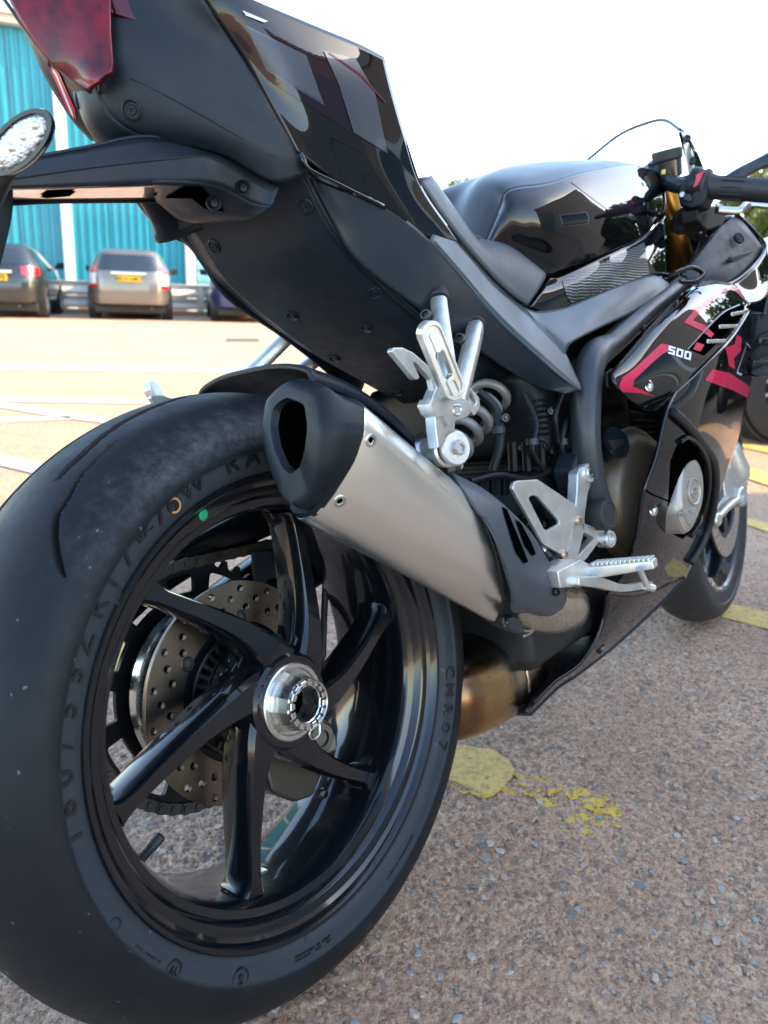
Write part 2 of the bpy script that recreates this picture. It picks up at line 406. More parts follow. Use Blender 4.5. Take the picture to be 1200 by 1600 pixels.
GROOVES = [  # centre lines of the tread grooves (angle in degrees, lateral offset) and half width at each point
    ([(126, -.031), (122.8, -.030), (117.7, -.028), (112, -.0235), (104, -.021), (95.6, -.016), (88, -.008)], [.0, .0030, .0034, .0036, .0036, .0034, .001]),
    ([(114.8, -.0455), (119.7, -.0468), (123.5, -.048), (127.6, -.053), (131.2, -.0555), (133.6, -.062), (138, -.0755), (139.4, -.081)], [.0004, .0008, .0018, .0028, .0034, .0034, .0026, .0006]),
]
def tyre(name, OD, W, cx, cz, parent, mat, phases, na=1600, rim_r=.2305, rim_y=.0795, wear=1.0):
    k = W/.182
    ts = np.concatenate([np.linspace(0, math.pi/2, 80)]); yc = W/2*np.sin(ts); rc = OD/2-.0598*k*(1-np.cos(ts))
    rs = rc[-1]; sw = [(W/2-.0004, rs-.0025), (W/2-.0034, rs-.0045), (W/2-.0042, rs-.0075), (W/2-.0046, rs-.013), (W/2-.0068*1.0, rim_r+.006), (rim_y+.0012, rim_r+.002), (rim_y-.003, rim_r-.001), (rim_y-.012, rim_r-.006)]
    half = list(zip(yc, rc))+sw
    prof = [(-y, r) for y, r in half[::-1]]+half[1:]
    prof = np.array(prof); m = len(prof); A = np.arange(na)*2*math.pi/na
    Y = np.broadcast_to(prof[:, 0][None], (na, m)).copy(); R = np.broadcast_to(prof[:, 1][None], (na, m)).copy()
    deep = np.zeros((na, m)); AA = np.degrees(A)[:, None]
    if phases:
        for ph in phases:
            for side in (1, -1):
                for ctr, hw in GROOVES:
                    c = np.array(ctr, float); w = np.array(hw)*.85
                    cc = crom(np.concatenate([c, w[:, None]], 1), 8)
                    ang = cc[:, 0]+ph+(0 if side == 1 else 22.0)
                    for i in range(len(cc)-1):
                        a0, a1 = ang[i], ang[i+1]; y0, y1 = side*cc[i, 1], side*cc[i+1, 1]
                        dA = (AA-a0+180) % 360-180; s = OD/2*.96*math.pi/180
                        ux, uy = (a1-a0)*s, y1-y0; L2 = ux*ux+uy*uy+1e-12
                        sel = np.abs(dA[:, 0]) < 6
                        if not sel.any(): continue
                        vx = dA[sel]*s+0*Y[sel]; vy = Y[sel]-y0
                        t = np.clip((vx*ux+vy*uy)/L2, 0, 1); d = np.hypot(vx-t*ux, vy-t*uy)
                        wd = cc[i, 2]+(cc[i+1, 2]-cc[i, 2])*t
                        dep = .0070*np.clip((wd+.0006-d)/.0008, 0, 1)*(wd > .0003)
                        deep[sel] = np.maximum(deep[sel], dep)
    R = R-deep
    V = np.stack([cx+R*np.cos(A)[:, None], Y, cz+R*np.sin(A)[:, None]], -1).reshape(-1, 3)
    F = []
    for i in range(na):
        i2 = (i+1) % na
        F += [(i*m+j, i*m+j+1, i2*m+j+1, i2*m+j) for j in range(m-1)]
    o = raw(name, V, F, mat, parent, angle=28, recalc=False)
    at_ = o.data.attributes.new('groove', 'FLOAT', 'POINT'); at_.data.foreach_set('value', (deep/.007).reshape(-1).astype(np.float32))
    return o

rear = empty('rear_wheel', parent=bike)
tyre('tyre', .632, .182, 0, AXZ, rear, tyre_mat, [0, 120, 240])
# raised sidewall lettering, each word its own piece
letter_mat = M('tyre lettering', (.005, .0055, .0065), .36, bump=(800, .2, .0004))
def ring_text(s, ang, r, size, name='sidewall_lettering', bold=.012, Y=-.0862, lift=.0014, sx=1.0, mat=letter_mat, cx=0, cz=AXZ, parent=None):
    me = text_mesh(s, size, bold*size, .35, 0); 
    for v in me.vertices:
        x, y, z = v.co; a = rad(ang)-x*sx/r; rr = r+y
        yy = -float(np.interp(rr, (.2325, .2365, .2432, .2487, .2517), (.0807, .0842, .0864, .0868, .0876)))
        v.co = (cx+rr*math.cos(a), yy-lift*(1 if z > 0 else -2), cz+rr*math.sin(a))
    bm = bmesh.new(); bm.from_mesh(me); bmesh.ops.recalc_face_normals(bm, faces=bm.faces); bm.to_mesh(me); bm.free()
    me.name = name; return link(name, me, mat, parent or rear)
for ch, a in (('1', -177.2), ('8', 177.4), ('0', 171.8), ('/', 166.3), ('5', 160.3), ('5', 154.2), ('Z', 148.5), ('R', 141.9), ('1', 136.6), ('7', 131.3), ('7', 120.8), ('6', 117.2), ('W', 111.3), ('R', 100.1), ('A', 94.2), ('D', 88.4), ('I', 83.8), ('A', 79.4), ('L', 74.2)):
    ring_text(ch, a, .2485 if ch != '6' else .2475, .0215, sx=1.25)
ring_text('M/C', 125.4, .2485, .010, sx=1.1)
for ch, a in (('C', -12), ('M', -17), ('R', -22.4), ('0', -27.6), ('7', -32.4)):
    ring_text(ch, a, .2455, .019, sx=1.2)
ring_text('S', -120.3, .2478, .013, sx=1.)
def ring_mark(a, r, ro, ri, mat, h=.0009, name='sidewall_mark', squash=1.0):
    a = rad(a); c = np.array([r*math.cos(a), -.0858, AXZ+r*math.sin(a)]); n = 28
    lp = [(ro*math.cos(2*math.pi*k/n), squash*ro*math.sin(2*math.pi*k/n)) for k in range(n)]
    hl = [[(ri*math.cos(2*math.pi*k/n), squash*ri*math.sin(2*math.pi*k/n)) for k in range(n)]] if ri else []
    return outline_plate(name, lp, hl, c, (math.cos(a), 0, math.sin(a)), (-math.sin(a), 0, math.cos(a)), .003+h, mat, rear, .0002)
ring_mark(-120.3, .2478, .0095, .0085, letter_mat); ring_mark(-139, .2485, .0082, .0070, letter_mat); ring_text('W', -139, .2485, .009, sx=1)
ring_mark(-157.5, .2485, .0055, .0046, letter_mat)
ring_mark(116.9, .2462, .0068, .0052, orange_ink)
# rows of tiny moulded data marks too small to read
def data_rows(a0, a1, r0, rows, hgt, name='sidewall_data_mark'):
    bm = bmesh.new(); random.seed(3)
    for k in range(rows):
        r = r0-k*(hgt*1.7); a = a0; 
        while a > a1:
            w = random.uniform(.0012, .0032)/r
            if random.random() > .14:
                q = []
                for dr in (0, hgt):
                    for da in (0, w):
                        rr = r+dr; aa = rad(a)-da; q.append((rr, aa))
                for (u, v) in (((q[0], q[1]), (q[3], q[2])),):
                    vs = [bm.verts.new((rr*math.cos(aa), -.0868-.00035, AXZ+rr*math.sin(aa))) for rr, aa in (q[0], q[1], q[3], q[2])]
                    vb = [bm.verts.new((v_.co.x, -.0835, v_.co.z)) for v_ in vs]
                    bm.faces.new(vs); 
                    for i in range(4): bm.faces.new((vs[i], vs[(i+1) % 4], vb[(i+1) % 4], vb[i]))
            a -= math.degrees(w)+.12
    o = finish(bm, name, letter_mat, rear, smooth=False); o['kind'] = 'stuff'
for a0, a1, r0, rw, h in ((-93, -104, .2565, 4, .0022), (-57, -71, .2565, 3, .0022), (-116.5, -124.5, .2605, 1, .002), (-143, -150, .2525, 2, .0016)):
    data_rows(a0, a1, r0-.003, rw, h)

# rim: stepped lip and deep barrel
rim_prof = [(-.0800, .2315), (-.0818, .2300), (-.0815, .2262), (-.0790, .2242), (-.0745, .2222), (-.0715, .2185), (-.0705, .2140), (-.0690, .2105), (-.0655, .2075), (-.0615, .2055),
            (-.0600, .2022), (-.0585, .1985), (-.0540, .1962), (-.046, .1935), (-.030, .1915), (.010, .1905), (.046, .1925), (.056, .197), (.062, .2055), (.071, .213), (.0735, .2215), (.079, .2245), (.0815, .2270), (.0815, .2300), (.0795, .2315),
            (.074, .2265), (.060, .214), (.050, .200), (.0, .1975), (-.05, .2), (-.062, .2135), (-.073, .2265)]
lathe('rim', rim_prof, wheel_black, rear, 180, 0, AXZ, closed=True, angle=24)
def spoke(base):
    st = [(.036, -42, .052, -.066, -.022), (.060, -27, .038, -.066, -.020), (.085, -17.5, .0285, -.063, -.018), (.115, -10, .0235, -.0585, -.016), (.145, -4.8, .0200, -.0535, -.013), (.170, -1.6, .0190, -.050, -.0105), (.183, -.5, .0225, -.0485, -.0075), (.1925, 0, .034, -.0475, -.001)]
    S = crom(np.array(st), 4); loops = []
    for r, da, w, yf, yb in S:
        a = rad(base+da); c = np.array([r*math.cos(a), 0, AXZ+r*math.sin(a)])
        # tangent across the spoke, square to its own centre line
        i = min(range(len(S)), key=lambda k: abs(S[k][0]-r)); j0, j1 = max(i-1, 0), min(i+1, len(S)-1)
        q = lambda s: np.array([s[0]*math.cos(rad(base+s[1])), s[0]*math.sin(rad(base+s[1]))])
        t = q(S[j1])-q(S[j0]); t /= np.linalg.norm(t); nx = np.array([-t[1], 0, t[0]])
        d = yb-yf; L = []
        for u, v in ((-.30, 0), (.30, 0), (.42, .10), (.5, .42), (.46, .85), (.36, 1), (-.36, 1), (-.46, .85), (-.5, .42), (-.42, .10)):
            L.append(c+nx*(u*w)+np.array([0, yf+v*d, 0]))
        loops.append(L)
    return loft('spoke', loops, wheel_black, rear, angle=30)
for k in range(6): spoke(10+60*k)
# hub, machined ring and castle nut with spring clip
lathe('hub', [(-.058, .002), (-.058, .034), (-.0665, .036), (-.0690, .0395), (-.0690, .0455), (-.066, .0485), (-.060, .050), (-.050, .056), (-.02, .060), (.02, .055), (.02, .002)], wheel_black, rear, 72, 0, AXZ, angle=30)
lathe('hub_ring', [(-.0640, .0395), (-.0712, .0392), (-.0722, .0378), (-.0722, .0340), (-.0700, .0325), (-.0685, .0270), (-.0640, .0265)], bright_alu, rear, 72, 0, AXZ, angle=30)
nut = lathe('axle_nut', [(-.064, .0295), (-.0800, .0280), (-.0860, .0262), (-.0895, .0256), (-.0905, .0245), (-.0905, .0195), (-.0895, .0182), (-.066, .0178)], bright_alu, rear, 12, 0, AXZ, angle=20)
lathe('axle_bore', [(-.0700, .0181), (-.0500, .0178), (-.040, .0172), (.03, .0172), (.031, .001)], dark_hole, rear, 40, 0, AXZ)
castle = [(-.0885, .0252), (-.0935, .0250), (-.0940, .0242), (-.0940, .0196), (-.0935, .0188), (-.0885, .0186)]
for k in range(16):
    lathe('nut_tooth', castle, bright_alu, rear, 4, 0, AXZ, closed=True, a0=rad(22.5*k), a1=rad(22.5*k+15.5), angle=30)
cl = [(.0235*math.cos(rad(a)), -.0952, AXZ+.0235*math.sin(rad(a))) for a in range(-60, 150, 15)]
tube('spring_clip', [(.010, -.0935, AXZ-.021), (.006, -.0950, AXZ-.033), (-.004, -.0950, AXZ-.034), (-.006, -.0950, AXZ-.026), (.004, -.0952, AXZ-.0235), (.012, -.0952, AXZ-.0205)]+cl, .0010, zinc, rear, 8, 4)
# balance: green dot on the rim, valve
a = rad(109.4)
turned('paint_dot', (.2165*math.cos(a), -.0712, AXZ+.2165*math.sin(a)), (0.25*math.cos(a)*-1, -1, -.25*math.sin(a)), [(-.002, .0052), (.0008, .0052), (.0011, .0045)], green_dot, rear, 24)
av = rad(-163.5)
rd = np.array([math.cos(av), 0, math.sin(av)])
v0 = P(208, 1356, -.004); v1 = P(240, 1320, -.014)
tube('valve_stem', [v0, v0*.6+v1*.4, v1], [.0065, .0048, .0042], soft_rubber, rear, 12, 4); dv = (v1-v0)/np.linalg.norm(v1-v0)
turned('valve_cap', v1, dv, [(-.004, .0050), (.009, .0050), (.0105, .004)], soft_rubber, rear, 14)
block('balance_weight', (-.05, -.012, AXZ-.1895), (-.02, .008, AXZ-.1855), zinc, rear, .0006, rot=np.array([[math.cos(.18), 0, math.sin(.18)], [0, 1, 0], [-math.sin(.18), 0, math.cos(.18)]]))

def disc(name, ro, ri, Y, th, cx, cz, parent, rows, hole, mat, slots=None, wav=0):
    n = 144; lp = [((ro+wav*math.cos(12*2*math.pi*k/n))*math.cos(2*math.pi*k/n), (ro+wav*math.cos(12*2*math.pi*k/n))*math.sin(2*math.pi*k/n)) for k in range(n)]
    hl = [[(ri*math.cos(2*math.pi*k/96), ri*math.sin(2*math.pi*k/96)) for k in range(96)]] if ri else []
    for r, cnt, ph in rows:
        for k in range(cnt):
            a = 2*math.pi*(k+ph)/cnt
            hl.append([(r*math.cos(a)+hole*math.cos(2*math.pi*j/12), r*math.sin(a)+hole*math.sin(2*math.pi*j/12)) for j in range(12)])
    for (r0, r1, cnt, wdt, ph) in (slots or []):
        for k in range(cnt):
            a = 2*math.pi*(k+ph)/cnt; da = wdt/2
            arc = [(r1*math.cos(a+t), r1*math.sin(a+t)) for t in np.linspace(-da, da, 7)]+[(r0*math.cos(a+t), r0*math.sin(a+t)) for t in np.linspace(da, -da, 7)]
            hl.append(rounded(arc[:7]+arc[7:], .0015, 2) if wdt < .2 else rounded([arc[0], arc[3], arc[6], arc[7], arc[10], arc[13]], .008, 4))
    return outline_plate(name, lp, hl, (cx, Y, cz), (1, 0, 0), (0, 0, 1), th, mat, parent, .0004)
disc('brake_disc', .118, .074, .012, .005, 0, AXZ, rear, [(.110, 18, 0.), (.100, 18, .38), (.090, 18, .76)], .0039, disc_steel)
disc('sensor_ring', .067, .048, .006, .003, 0, AXZ, rear, [], 0, dark_steel, slots=[(.0525, .0635, 36, .095, 0)])
for k in range(6):
    a = rad(60*k+20)
    turned('disc_button', (.079*math.cos(a), .0115, AXZ+.079*math.sin(a)), (0, -1, 0), [(-.004, .008), (.002, .008), (.003, .007), (.003, .004), (.001, .0035)], dark_steel, rear, 20)
disc('disc_carrier', .0775, .03, .018, .006, 0, AXZ, rear, [], 0, black_part, slots=[(.048, .068, 6, .62, .1)])
# cush drive carrier and sprocket on the far side
lathe('hub_carrier', [(.022, .04), (.026, .070), (.030, .088), (.036, .094), (.048, .096), (.054, .092), (.070, .092), (.078, .094), (.082, .09), (.084, .05), (.1, .045), (.1, .02)], black_part, rear, 72, 0, AXZ, angle=30)
lathe('carrier_rim', [(.0545, .0925), (.056, .0985), (.068, .0985), (.0695, .0925)], bright_alu, rear, 90, 0, AXZ, angle=30)
sp_n = 43; pr = .1365
def sprocket(cx, cz, Y, pr, n, parent, slots, mat):
    lp = []
    for k in range(n):
        for u, rr in ((0, pr-.0045), (.22, pr-.003), (.42, pr+.0045), (.58, pr+.0045), (.78, pr-.003)):
            a = 2*math.pi*(k+u)/n; lp.append((rr*math.cos(a), rr*math.sin(a)))
    hl = []
    for (r0, r1, cnt, wdt, ph) in slots:
        for k in range(cnt):
            a = 2*math.pi*(k+ph)/cnt; o = [(r1*math.cos(a+t), r1*math.sin(a+t)) for t in np.linspace(-wdt/2, wdt/2, 5)]+[(r0*math.cos(a+t), r0*math.sin(a+t)) for t in np.linspace(wdt/2, -wdt/2, 5)]
            hl.append(rounded(o, .0075, 3))
    return outline_plate('sprocket', lp, hl, (cx, Y, cz), (1, 0, 0), (0, 0, 1), .0065, mat, parent, .0006)
sprocket(0, AXZ, .088, pr, sp_n, rear, [(.104, .1245, 13, .30, .27)], black_part)
# chain: real links round the sprockets
FS = np.array([.560, .375]); FR = .046
chain = empty('drive_chain', parent=bike)
def chain_path():
    R0 = np.array([0, AXZ]); d = FS-R0; L = np.linalg.norm(d); th = math.atan2(d[1], d[0]); al = math.acos((pr-FR)/L)
    out = []
    for a in np.linspace(th+al, th+2*math.pi-al, 200): out.append(R0+pr*np.array([math.cos(a), math.sin(a)]))
    for a in np.linspace(th-al, th+al, 60): out.append(FS+FR*np.array([math.cos(a), math.sin(a)]))
    out.append(out[0]); return np.array(out)
cp = chain_path(); sl = np.concatenate([[0], np.cumsum(np.linalg.norm(np.diff(cp, axis=0), axis=1))]); nl = int(sl[-1]/.01588)//2*2
link_meshes = []
for inner in (0, 1):
    w = .0095 if inner else .0120; bm = bmesh.new()
    for sgn in (-1, 1):
        lp = []
        for k in range(16):
            a = 2*math.pi*k/16; x = .0079*(1 if math.cos(a) > 0 else -1)*(abs(math.cos(a)) > .3)+.0068*math.cos(a); z = .0072*math.sin(a)*(1 if abs(math.cos(a)) > .3 else .78); lp.append((x, z))
        y0 = sgn*w/2; A_ = [bm.verts.new((x, y0, z)) for x, z in lp]; B_ = [bm.verts.new((x, y0+sgn*.0024, z)) for x, z in lp]
        bm.faces.new(A_); bm.faces.new(B_[::-1])
        for i in range(16): bm.faces.new((A_[i], A_[(i+1) % 16], B_[(i+1) % 16], B_[i]))
    for x in (-.0079, .0079):
        ring = []
        for y in (-w/2-.004, w/2+.004): ring.append([bm.verts.new((x+.0042*math.cos(2*math.pi*k/8), y, .0042*math.sin(2*math.pi*k/8))) for k in range(8)])
        for i in range(8): bm.faces.new((ring[0][i], ring[0][(i+1) % 8], ring[1][(i+1) % 8], ring[1][i]))
        bm.faces.new(ring[0]); bm.faces.new(ring[1][::-1])
    bmesh.ops.recalc_face_normals(bm, faces=bm.faces); me = bpy.data.meshes.new('chain_link'); bm.to_mesh(me); bm.free(); me.materials.append(dark_steel); link_meshes.append(me)
for i in range(nl):
    s0 = sl[-1]*(i+.5)/nl; q = [np.interp(s0, sl, cp[:, k]) for k in (0, 1)]; q2 = [np.interp((s0+.004) % sl[-1], sl, cp[:, k]) for k in (0, 1)]
    o = bpy.data.objects.new('chain_link', link_meshes[i % 2]); col.objects.link(o); o.parent = chain
    o.location = (q[0], .088, q[1]); o.rotation_euler = (0, -math.atan2(q2[1]-q[1], q2[0]-q[0]), 0)
sprocket(FS[0], FS[1], .088, FR, 16, chain, [], dark_steel)
# ------------------------------------------------------------------ tail unit
def mir(L): return [(q[0], -q[1], q[2]) for q in L]
tail_panel = surf('tail_side_panel', [
    pts([(300, -60, -.099), (372, -12, -.117), (480, 35, -.130), (560, 68, -.137), (600, 89, -.139)]),
    pts([(325, 5, -.101), (400, 45, -.119), (495, 95, -.132), (570, 130, -.138), (614, 145, -.139)]),
    pts([(385, 95, -.106), (450, 130, -.121), (530, 170, -.131), (595, 205, -.135), (634, 215, -.135)]),
    pts([(430, 175, -.111), (500, 215, -.122), (570, 255, -.129), (630, 290, -.131), (662, 297, -.129)]),
    pts([(464, 237, -.114), (533, 288, -.121), (603, 325, -.125), (672, 372, -.128), (727, 388, -.126)])], gloss_black, bike, 8, 8, .003, mirror=True)
# top of the hump from edge to edge
top_r = pts([(300, -60, -.099), (372, -12, -.117), (480, 35, -.130), (560, 68, -.137), (600, 89, -.139)])
crown = [np.array([q[0], 0, q[2]+.014]) for q in top_r]; mid_r = [np.array([q[0], q[1]*.7, q[2]+.008]) for q in top_r]
surf('tail_hump', [top_r, mid_r, crown, mir(mid_r), mir(top_r)], gloss_black, bike, 6, 4, .003, flip=False)
back_r = pts([(600, 89, -.139), (614, 145, -.139), (634, 215, -.135), (660, 296, -.129)]); back_c = [np.array([q[0]+.02, 0, q[2]+(.012 if i < 1 else .0)]) for i, q in enumerate(back_r)]
surf('hump_pad', [back_r, [(a_+b_)/2+np.array([.012, 0, .002]) for a_, b_ in zip(back_r, back_c)], back_c, mir([(a_+b_)/2+np.array([.012, 0, .002]) for a_, b_ in zip(back_r, back_c)]), mir(back_r)], soft_rubber, bike, 6, 4, .004, flip=False)
decal_plum_red = M('dark red pinstripe', (.11, .006, .022), .4, coat=.6, coat_rough=.03, spec=.1)
# decals of the tail panel
B = tail_panel.bvh
decal('tail_decal', [(384, 40), (478, 87), (506, 165), (416, 110)], B, decal_blue, bike, 3, .0007)
decal('tail_decal', [(386, 43), (477, 89), (503, 161), (418, 109)], B, decal_navy, bike, 3, .0012)
decal('tail_decal', [(505, 80), (555, 92), (585, 145), (605, 240), (552, 207), (528, 130)], B, decal_blue, bike, 3, .0008)
decal('tail_decal', [(342, 20), (383, 26), (500, 78), (528, 132), (550, 208), (505, 180), (418, 125), (392, 95)], B, decal_plum, bike, 4, .0004)
decal('tail_decal', [(512, 84), (560, 118), (602, 162), (601, 159), (562, 115), (514, 83)], B, decal_plum_red, bike, 2, .0013)
decal('tail_decal', [(378, 17), (418, 34), (412, 36), (384, 25)], B, decal_silver, bike, 2, .0012)
# lower lip with its raised edge
lip = surf('tail_lip', [pts([(465, 238, -.1155), (482, 262, -.1215), (533, 288, -.1245), (600, 325, -.127)]), pts([(474, 262, -.112), (486, 278, -.1165), (535, 300, -.1195), (604, 331, -.122)])], gloss_black, bike, 6, 3, .004, mirror=True)
# sub-frame side cover: dark face that looks down and out, and the face above its crease, its sky light painted as paler grey
cover = surf('subframe_cover', [
    pts([(490, 275, -.117), (545, 300, -.121), (603, 322, -.125), (671, 375, -.131), (763, 481, -.149), (840, 556, -.173), (909, 611, -.2005)]),
    pts([(489, 279, -.113), (540, 330, -.116), (590, 372, -.118), (667, 434, -.123), (757, 518, -.138), (836, 581, -.162), (896, 612, -.194)]),
    pts([(487, 283, -.107), (521, 347, -.107), (561, 408, -.108), (656, 483, -.112), (750, 549, -.126), (832, 602, -.151), (882, 613, -.187)])], satin_black, bike, 10, 8, .004, mirror=True)
face = surf('frame_upper_face', [
    pts([(690, 345, -.122), (735, 396, -.1275), (772, 440, -.131), (818, 479, -.135), (856, 519, -.16), (884, 553, -.178), (908, 603, -.1985)]),
    pts([(671, 375, -.131), (722, 433, -.1395), (763, 481, -.149), (805, 524, -.161), (845, 560, -.1745), (880, 590, -.189), (909, 611, -.2005)])], frame_grey, bike, 8, 5, .004, mirror=True)
spar = surf('frame_spar', [
    pts([(818, 479, -.135), (842, 486, -.139), (886, 478, -.148), (940, 457, -.157), (1012, 431, -.168), (1042, 437, -.172)]),
    pts([(850, 516, -.156), (862, 512, -.16), (898, 504, -.166), (940, 484, -.171), (1005, 457, -.176), (1044, 442, -.176)]),
    pts([(884, 553, -.178), (890, 539, -.179), (905, 528, -.180), (940, 511, -.180), (992, 486, -.180), (1046, 447, -.179)])], frame_grey, bike, 8, 6, .004, mirror=True)
# undertray: flat floor between two raised flanks with trim rivets
E_ = [(.045, .852), (.085, .829), (.125, .772), (.231, .699), (.357, .638), (.480, .582)]
def trow(Y, dz, k=1.0): return [np.array([x, Y*k, z+dz]) for x, z in E_]
tray = surf('undertray', [trow(-.103, .004), trow(-.099, -.003), trow(-.093, -.004), trow(-.074, -.016), trow(-.0, -.018), trow(.074, -.016), trow(.093, -.004), trow(.099, -.003), trow(.103, .004)], matte_black, bike, 8, 3, .004, lin=True)
edge_tr = surf('undertray_edge', [trow(-.1035, .012), trow(-.1045, .003), trow(-.1015, -.002)], matte_black, bike, 8, 3, .003, mirror=True)
for q in ((479, 323), (585, 457), (335, 385), (457, 493), (572, 512), (620, 613), (523, 560)):
    d = Vector(RB.T @ ray_world(*q)).normalized(); h = tray.bvh.ray_cast(Vector(CB), d)
    if h[0]:
        n = np.array(h[1]); n = -n if n@np.array(d) > 0 else n; plug(np.array(h[0]), n, .0068, bike)
# tray end plate near the shock
prism('tray_end', [(.43, -.09, .60), (.50, -.09, .57), (.50, -.09, .68), (.43, -.09, .66)], (0, .18, 0), black_part, bike, .004)
# rear cowl: faces back and down between the lamp and the panels
cowl = surf('rear_cowl', [
    pts([(292, -70, -.096), (318, -2, -.0995), (372, 72, -.1035), (420, 160, -.1095), (463, 236, -.1135), (478, 272, -.111)]),
    pts([(220, -70, -.060), (250, 10, -.066), (297, 82, -.079), (342, 145, -.088), (388, 218, -.096), (426, 284, -.095)]),
    pts([(168, -70, -.030), (176, 40, -.038), (210, 95, -.048), (248, 148, -.056), (290, 200, -.062), (345, 241, -.068)]),
    pts([(140, -60, -.005), (150, 120, -.018), (158, 150, -.019), (172, 178, -.020), (198, 200, -.024), (236, 217, -.030)])], matte_black, bike, 8, 8, .003, mirror=True)
c0 = pts([(150, 120, -.018), (158, 150, -.019), (172, 178, -.020), (198, 200, -.024), (236, 217, -.030)])
surf('rear_cowl_keel', [c0, [np.array([q[0]-.004, 0, q[2]-.003]) for q in c0], mir(c0)], matte_black, bike, 6, 4, .003)
for q in ((206, 172),):
    d = Vector(RB.T @ ray_world(*q)).normalized(); h = cowl.bvh.ray_cast(Vector(CB), d)
    if h[0]:
        n = np.array(h[1]); n = -n if n@np.array(d) > 0 else n; plug(np.array(h[0]), n, .0075, bike)
# tail lamp
lamp_red = M('tail lamp lens', (.17, .003, .014), .35, coat=.35, coat_rough=.06, spec=.2, cvar=(38, (.02, .001, .004)))
lamp = surf('tail_lamp', [
    pts([(0, -30, .028), (60, -60, .004), (140, -60, -.030), (172, -20, -.046)]),
    pts([(30, 30, .016), (70, 10, -.004), (130, 0, -.032), (173, 45, -.049)]),
    pts([(73, 92, .003), (95, 80, -.010), (135, 75, -.032), (175, 106, -.051)]),
    pts([(112, 123, -.010), (122, 120, -.018), (138, 116, -.032), (163, 118, -.045)]),
    pts([(136, 139, -.026), (140, 137, -.029), (146, 133, -.034), (153, 127, -.039)])], lamp_red, bike, 8, 8, .004)
surf('tail_lamp_wing', [pts([(160, -20, -.037), (220, 0, -.052), (290, 8, -.0675)]), pts([(172, 8, -.041), (240, 28, -.058), (327, 46, -.079)]), pts([(178, 20, -.043), (245, 40, -.06), (328, 51, -.0805)])], M('dark red lens', (.07, .003, .012), .3, coat=.6, coat_rough=.1, spec=.2), bike, 6, 4, .003)
# left cowl seen past the lamp with its red stripe
lc = surf('left_tail_cowl', [
    pts([(-10, -20, .06), (40, 55, .055), (70, 120, .06), (110, 185, .065), (142, 220, .068)]),
    pts([(70, 88, .015), (95, 115, .02), (118, 150, .028), (140, 185, .035), (180, 222, .03)]),
    pts([(137, 139, -.010), (150, 160, -.008), (160, 185, -.006), (172, 205, -.004), (200, 225, -.004)])], matte_black, bike, 6, 6, .003)
decal('tail_stripe', [(75, 96), (84, 92), (118, 170), (120, 186), (108, 175)], lc.bvh, decal_red, bike, 2, .001)
decal('tail_stripe', [(80, 95), (83, 95), (114, 172), (117, 184), (112, 176)], lc.bvh, decal_silver, bike, 2, .0014)
# number plate arm with slots and its bolt pods
arm_o = [(-.20, .803), (-.175, .835), (-.06, .856), (.02, .862), (.075, .842), (.075, .815), (.04, .806), (-.15, .802)]
a_top = pts([(-60, 268, -.03), (50, 249, -.03), (140, 232, -.032), (236, 215, -.036), (335, 237, -.060), (405, 270, -.079), (436, 296, -.091)])
a_mid = pts([(-60, 285, -.036), (20, 279, -.036), (140, 262, -.040), (260, 249, -.048), (330, 247, -.060), (395, 286, -.076), (432, 306, -.089)])
a_bot = pts([(-60, 294, -.036), (0, 293, -.036), (140, 290, -.040), (250, 286, -.046), (340, 290, -.056), (392, 316, -.070), (424, 322, -.086)])
a_und = pts([(-60, 316, .036), (0, 316, .036), (120, 315, .04), (235, 314, .044), (290, 318, .046), (340, 330, .05), (395, 330, .02)])
arm = surf('plate_arm', [a_top, a_mid, a_bot], matte_black, bike, 6, 4, .004, lin=True)
tube('arm_crease', [q+np.array([0, -.0006, 0]) for q in a_mid[1:6]], .0007, matte_black, bike, 6, 5)
root_b = surf('plate_arm_root', [pts([(236, 287, -.045), (340, 290, -.056), (392, 316, -.070), (424, 322, -.086)]), pts([(240, 300, .0), (320, 325, -.02), (365, 338, -.04), (405, 338, -.07)]), pts([(243, 314, .04), (285, 345, .03), (340, 348, -.0), (380, 345, -.04)])], matte_black, bike, 6, 5, .004)
surf('plate_arm_far_side', [a_und, mir(a_mid), mir(a_top), a_top], matte_black, bike, 6, 4, .003)
und = surf('plate_arm_floor', [pts([(-60, 295, -.034), (0, 294, -.034), (140, 291, -.038), (235, 288, -.042), (300, 286, -.044)]), pts([(-60, 314, .034), (0, 314, .034), (120, 313, .038), (232, 312, .042), (262, 312, .044)])], M('arm floor', (.03, .028, .026), .3, coat=1.0, coat_rough=.05, bump=(300, .1, .0004)), bike, 8, 6, .003)
for q in ([(62, 306), (74, 298), (112, 296), (119, 297), (108, 305), (72, 308)], [(237, 303), (250, 296), (270, 296), (262, 302), (245, 304)], [(257, 308), (290, 290), (315, 290), (330, 308), (352, 330), (320, 325), (300, 309)]):
    decal('arm_slot', q, und.bvh if q[0][0] < 240 else root_b.bvh, dark_hole, bike, 2, .001)  # slots are black decals, their inner shade painted on
for q, r in (((380, 293), .0042), (((334, 317)), .0042)):
    turned('pod_bolt', P(q[0], q[1], -.071 if q[0] > 350 else -.046), (-.4, -.8, -.3), [(-.004, r*1.7), (.001, r*1.7), (-.001, r), (.002, r*.8), (.0015, r*.3)], black_part, bike, 16)
